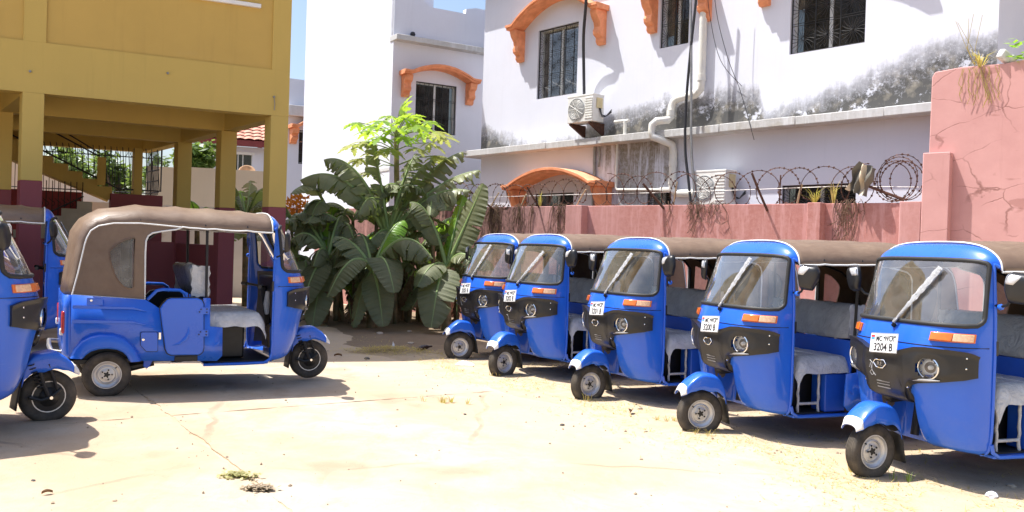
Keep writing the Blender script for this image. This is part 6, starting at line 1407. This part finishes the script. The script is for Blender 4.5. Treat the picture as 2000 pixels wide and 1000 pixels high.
# ------------------------------------------------------------------ ground litter
def gpt(px, py):
    lo, hi = 3.0, 40.0
    for _ in range(40):
        mid = (lo+hi)/2; p = at(px, py, mid)
        if p.z > ground_z(p.x): lo = mid
        else: hi = mid
    p = at(px, py, lo); p.z = max(soil_z(p.x, p.y), ground_z(p.x)); return p
MT['stone'] = M('stone', (0.42, 0.36, 0.29), 0.9, 0, 0.25, 14); MT['litter'] = M('white_litter', (0.72, 0.73, 0.78), 0.4, 0, 0.06, 20); MT['darkst'] = M('dark_stone', (0.10, 0.09, 0.08), 0.85, 0, 0.3, 14); MT['leaflit'] = M('fallen_leaf', (0.20, 0.11, 0.05), 0.8, 0, 0.3, 20)
def pebble(name, label, px, py, size, mat, cat, seed, flat=0.55, group=None):
    p = gpt(px, py); rn = random.Random(seed); bm = bmesh.new(); bmesh.ops.create_icosphere(bm, subdivisions=2, radius=1)
    for v in bm.verts: v.co = Vector((v.co.x*size*(1+0.3*rn.random()), v.co.y*size*0.8, v.co.z*size*flat))*(1 + 0.28*mnoise.noise(v.co*1.6 + Vector((seed, 0, 0))))
    me = bpy.data.meshes.new(name); bm.to_mesh(me); bm.free(); me.materials.append(MT[mat]); o = bpy.data.objects.new(name, me); C.objects.link(o); o.location = p + Vector((0, 0, size*flat*0.45)); o.rotation_euler = (0, 0, rn.random()*6); return tag(o, label, cat, group)
PG = 'loose stones on the yard'
pebble('stone', 'white stone in the shade beside rickshaw 3204 B', 1937, 977, 0.045, 'litter', 'stone', 1, group=PG)
pebble('stone', 'reddish stone at the right edge of the picture', 1975, 958, 0.03, 'stone', 'stone', 2, group=PG)
pebble('stone', 'single dark pebble on the pale concrete in the middle of the yard', 1098, 831, 0.022, 'darkst', 'stone', 3, group=PG)
pebble('stone', 'small pebble on the sand beside the wheel of rickshaw 3201 B', 1250, 803, 0.025, 'stone', 'stone', 4, group=PG)
pebble('stone', 'dark pebble on the concrete, left of centre', 908, 810, 0.016, 'darkst', 'stone', 5, group=PG)
pebble('stone', 'pale flat stone on the dark soil before the banana plants', 742, 655, 0.075, 'stone', 'stone', 6, 0.35, PG)
pebble('stone', 'pale stone on the dark soil further right, before the banana plants', 800, 650, 0.055, 'stone', 'stone', 7, 0.35, PG)
pebble('stone', 'long pale stone on the dark soil beside the straw', 802, 674, 0.06, 'stone', 'stone', 8, 0.3, PG)
pebble('stone', 'small stone on the slab edge by the straw heap', 717, 701, 0.04, 'darkst', 'stone', 9, 0.4, PG)
pebble('stone', 'small dark stone on the concrete by the near shadow', 65, 939, 0.015, 'darkst', 'stone', 10, 0.4, PG)
def bag(name, label, px, py, sx, sy, h, mat, seed, cat):
    p = gpt(px, py); m = MB(); m.grid(lambda u, v: (sx*(u-0.5), sy*(v-0.5), h*(4*u*(1-u))*(4*v*(1-v))*(0.7+0.8*abs(mnoise.noise((u*4+seed, v*4, 0)))) + 0.004), [i/12 for i in range(13)], [i/9 for i in range(10)]); o = m.build(name, MT[mat], None, angle=30); o.location = p; return tag(o, label, cat)
bag('plastic_bag', 'crumpled white plastic bag on the sand by the wheel of rickshaw 3203 B', 908, 715, 0.24, 0.14, 0.05, 'litter', 1, 'litter')
bag('paper_scrap', 'white scrap of paper standing in the straw heap', 768, 690, 0.05, 0.04, 0.10, 'litter', 4, 'litter')
bt = gpt(829, 688); o = MB().lathe([(0.0, 0), (0.032, 0.004), (0.034, 0.03), (0.034, 0.11), (0.014, 0.15), (0.013, 0.19), (0, 0.19)], (0, 0, 0), (0.9, 0.3, 0.12), 12).build('bottle', MT['redl'], None); o.location = bt + Vector((-0.08, 0, 0.035)); o.data.materials[0] = M('brown_bottle', (0.06, 0.03, 0.02), 0.2, coat=0.5); tag(o, 'brown bottle lying on the dark soil beside the straw heap', 'bottle')
for k, (px, py, lab) in enumerate(((660, 697, 'curled brown leaf on the concrete ahead of the side-on rickshaw'), (1232, 812, 'brown leaf on the sand between rickshaws 3201 and 3200'), (820, 690, 'brown leaf beside the bottle on the soil'), (92, 966, 'dry curled leaf on the concrete near the picture corner'))):
    p = gpt(px, py); m = MB(); m.grid(lambda u, v: (0.13*(u-0.5), 0.06*(v-0.5)*(1-(2*u-1)**2), 0.03*abs(2*v-1) + 0.02*math.sin(u*3)), [i/8 for i in range(9)], [i/4 for i in range(5)]); o = m.build('fallen_leaf', MT['leaflit'], None, angle=60); o.location = p + Vector((0, 0, 0.006)); o.rotation_euler = (0, 0, k*1.3); o.scale = (0.45,)*3 if k == 3 else (0.8,)*3; tag(o, lab, 'leaf', 'fallen leaves on the yard')
# straw heap, grass tufts by the wheels, weeds in the joint
sh = MB(); rn = random.Random(40)
for k in range(1500):
    x = -1.62 + rn.gauss(0, 0.30); y = 11.72 + rn.gauss(0, 0.13); p = Vector((x, y, max(soil_z(x, y), ground_z(x)) + 0.01 + 0.03*rn.random())); a = rn.random()*6.28; d = Vector((math.cos(a), math.sin(a), rn.uniform(-0.25, 0.55)))*rn.uniform(0.03, 0.09); s = Vector((-d.y, d.x, 0)).normalized()*0.004
    sh.add([p-s, p+s, p+d], [(0, 1, 2)])
o = sh.build('straw_heap', MT['drygrass'], None, angle=0); tag(o, 'low heap of dry straw at the edge of the shade', 'straw'); o['kind'] = 'stuff'
sg = MB(); rn = random.Random(41)
for k in range(9000):
    # sparse dry stalks over the sand along the row
    i = rn.randrange(5); x0, y0 = SPOTS[i][0], SPOTS[i][1]; x = x0 + rn.gauss(0.0, 0.8); y = y0 + rn.gauss(-0.15, 0.75)
    if edge_sd(x, y) < 0.12 or mnoise.noise((x*1.6, y*1.6, 8)) < 0.0: continue
    p = Vector((x, y, soil_z(x, y))); a = rn.random()*6.28; d = Vector((math.cos(a), math.sin(a), rn.uniform(0.0, 0.7)))*rn.uniform(0.02, 0.07); s = Vector((-d.y, d.x, 0)).normalized()*0.0032
    sg.add([p-s, p+s, p+d], [(0, 1, 2)])
o = sg.build('dry_grass', MT['drygrass'], None, angle=0); tag(o, 'thin scattered dry grass on the sand under the row of rickshaws', 'grass'); o['kind'] = 'stuff'
TG = 'grass tufts by the wheels'
for k, (px, py, n, h, mt, lab) in enumerate(((1672, 930, 26, 0.07, 'drygrass', 'dry grass tuft at the nearest front wheel of the row'), (1762, 945, 12, 0.09, 'greengrass', 'green grass tuft behind the front wheel of rickshaw 3204 B'), (1352, 852, 20, 0.06, 'drygrass', 'dry grass tuft at the front wheel of the second nearest rickshaw in the row'), (1150, 787, 14, 0.08, 'drygrass', 'dry grass tuft at the front wheel of the middle rickshaw in the row'), (972, 738, 18, 0.06, 'drygrass', 'dry grass tuft at the front wheel of the last rickshaw but one'), (888, 702, 12, 0.10, 'drygrass', 'tall dry grass tuft at the front wheel beside the banana plants'), (858, 786, 60, 0.06, 'drygrass', 'low yellow grass patch on the sand in the middle of the yard'), (1300, 826, 30, 0.05, 'drygrass', 'flattened dry grass on the sand ahead of rickshaw 3200 B'))):
    p = gpt(px, py); m = MB(); rn = random.Random(60+k)
    for q in range(3 if n < 40 else 7): tuft(m, (rn.gauss(0, 0.05 if n < 40 else 0.12), rn.gauss(0, 0.03), 0), n//(3 if n < 40 else 7)+2, h, 0.06, rn, 0.003)
    o = m.build('grass_tuft', MT[mt], None, angle=0); o.location = p; tag(o, lab, 'grass', TG)
MT['weed'] = leaf_mat('joint_weed', (0.26, 0.25, 0.11), (0.42, 0.39, 0.20), 0.2); MT['weed_dry'] = leaf_mat('withered_weed', (0.20, 0.15, 0.10), (0.32, 0.25, 0.17), 0.1, 0.8)
for k, (px, py, sx, mt, lab) in enumerate(((465, 931, 0.10, 'weed', 'olive green weed growing flat in the slab joint'), (507, 957, 0.075, 'weed_dry', 'withered brown weed in the slab joint, next to the green one'))):
    p = gpt(px, py); m = MB(); rn = random.Random(90+k)
    for q in range(230):
        c_ = Vector((max(-2, min(2, rn.gauss(0, 0.75)))*sx*0.75, max(-2, min(2, rn.gauss(0, 0.75)))*sx*0.42, 0.004 + rn.random()*0.025)); a = rn.random()*6.28; e = Vector((math.cos(a), math.sin(a), rn.uniform(-0.2, 0.5)))*0.016; s = Vector((-e.y, e.x, 0))*0.6
        m.add([c_-e, c_+s, c_+e, c_-s], [(0, 1, 2, 3)])
    o = m.build('weed', MT[mt], None, angle=0); o.location = p; o.rotation_euler = (0, 0, 0.15); tag(o, lab, 'weed', 'weeds in the slab joint')

# grit and crumbs of soil strewn over the yard
gm = MB(); rn = random.Random(55)
for k in range(2600):
    x, y = rn.uniform(-4.2, 4.6), 4.2 + 8.0*rn.random()**1.3; sd = edge_sd(x, y); w = 0.35 if sd < -0.8 else 1.0
    jd = abs((Vector((x, y))-J0).dot(Vector((-JD.y, JD.x))))
    if jd < 0.10: w = 1.0
    if rn.random() > w*(0.35 + 0.65*max(0, 0.5 + mnoise.noise((x*0.9, y*0.9, 3)))): continue
    r_ = 0.003 + 0.011*rn.random()**4; c_ = Vector((x, y, max(soil_z(x, y), ground_z(x)) + r_*0.4)); a = rn.random()*6.28; u = Vector((math.cos(a), math.sin(a), 0))*r_*rn.uniform(0.8, 1.5); v = Vector((-u.y, u.x, 0))*rn.uniform(0.6, 1.0); n_ = Vector((0, 0, r_*rn.uniform(0.5, 0.9)))
    gm.add([c_+u, c_+v, c_-u, c_-v, c_+n_, c_-n_], [(0, 1, 4), (1, 2, 4), (2, 3, 4), (3, 0, 4), (1, 0, 5), (2, 1, 5), (3, 2, 5), (0, 3, 5)])
MT['grit'] = M('grit', (0.30, 0.23, 0.16), 0.95, 0, 0.5, 3)
o = gm.build('gravel', MT['grit'], None, angle=0); tag(o, 'fine grit and soil crumbs strewn over the yard', 'grit'); o['kind'] = 'stuff'
sg = MB(); rn = random.Random(57)
for k in range(2400):
    i = rn.randrange(len(EDGE)-4) + 2; (ax, ay), (bx, by) = EDGE[i], EDGE[i+1]; q = rn.random(); x = ax + (bx-ax)*q + rn.gauss(0.05, 0.30); y = ay + (by-ay)*q + rn.gauss(0, 0.25)
    if y < 3.5 or mnoise.noise((x*1.2, y*1.2, 2)) < -0.05: continue
    p = Vector((x, y, max(soil_z(x, y), ground_z(x)) + 0.004)); a = rn.random()*6.28; d = Vector((math.cos(a), math.sin(a), rn.uniform(0.0, 0.35)))*rn.uniform(0.02, 0.08); s = Vector((-d.y, d.x, 0)).normalized()*0.003
    sg.add([p-s, p+s, p+d], [(0, 1, 2)])
o = sg.build('straw_litter', MT['drygrass'], None, angle=0); tag(o, 'loose straw blown along the edge where concrete meets sand', 'straw'); o['kind'] = 'stuff'
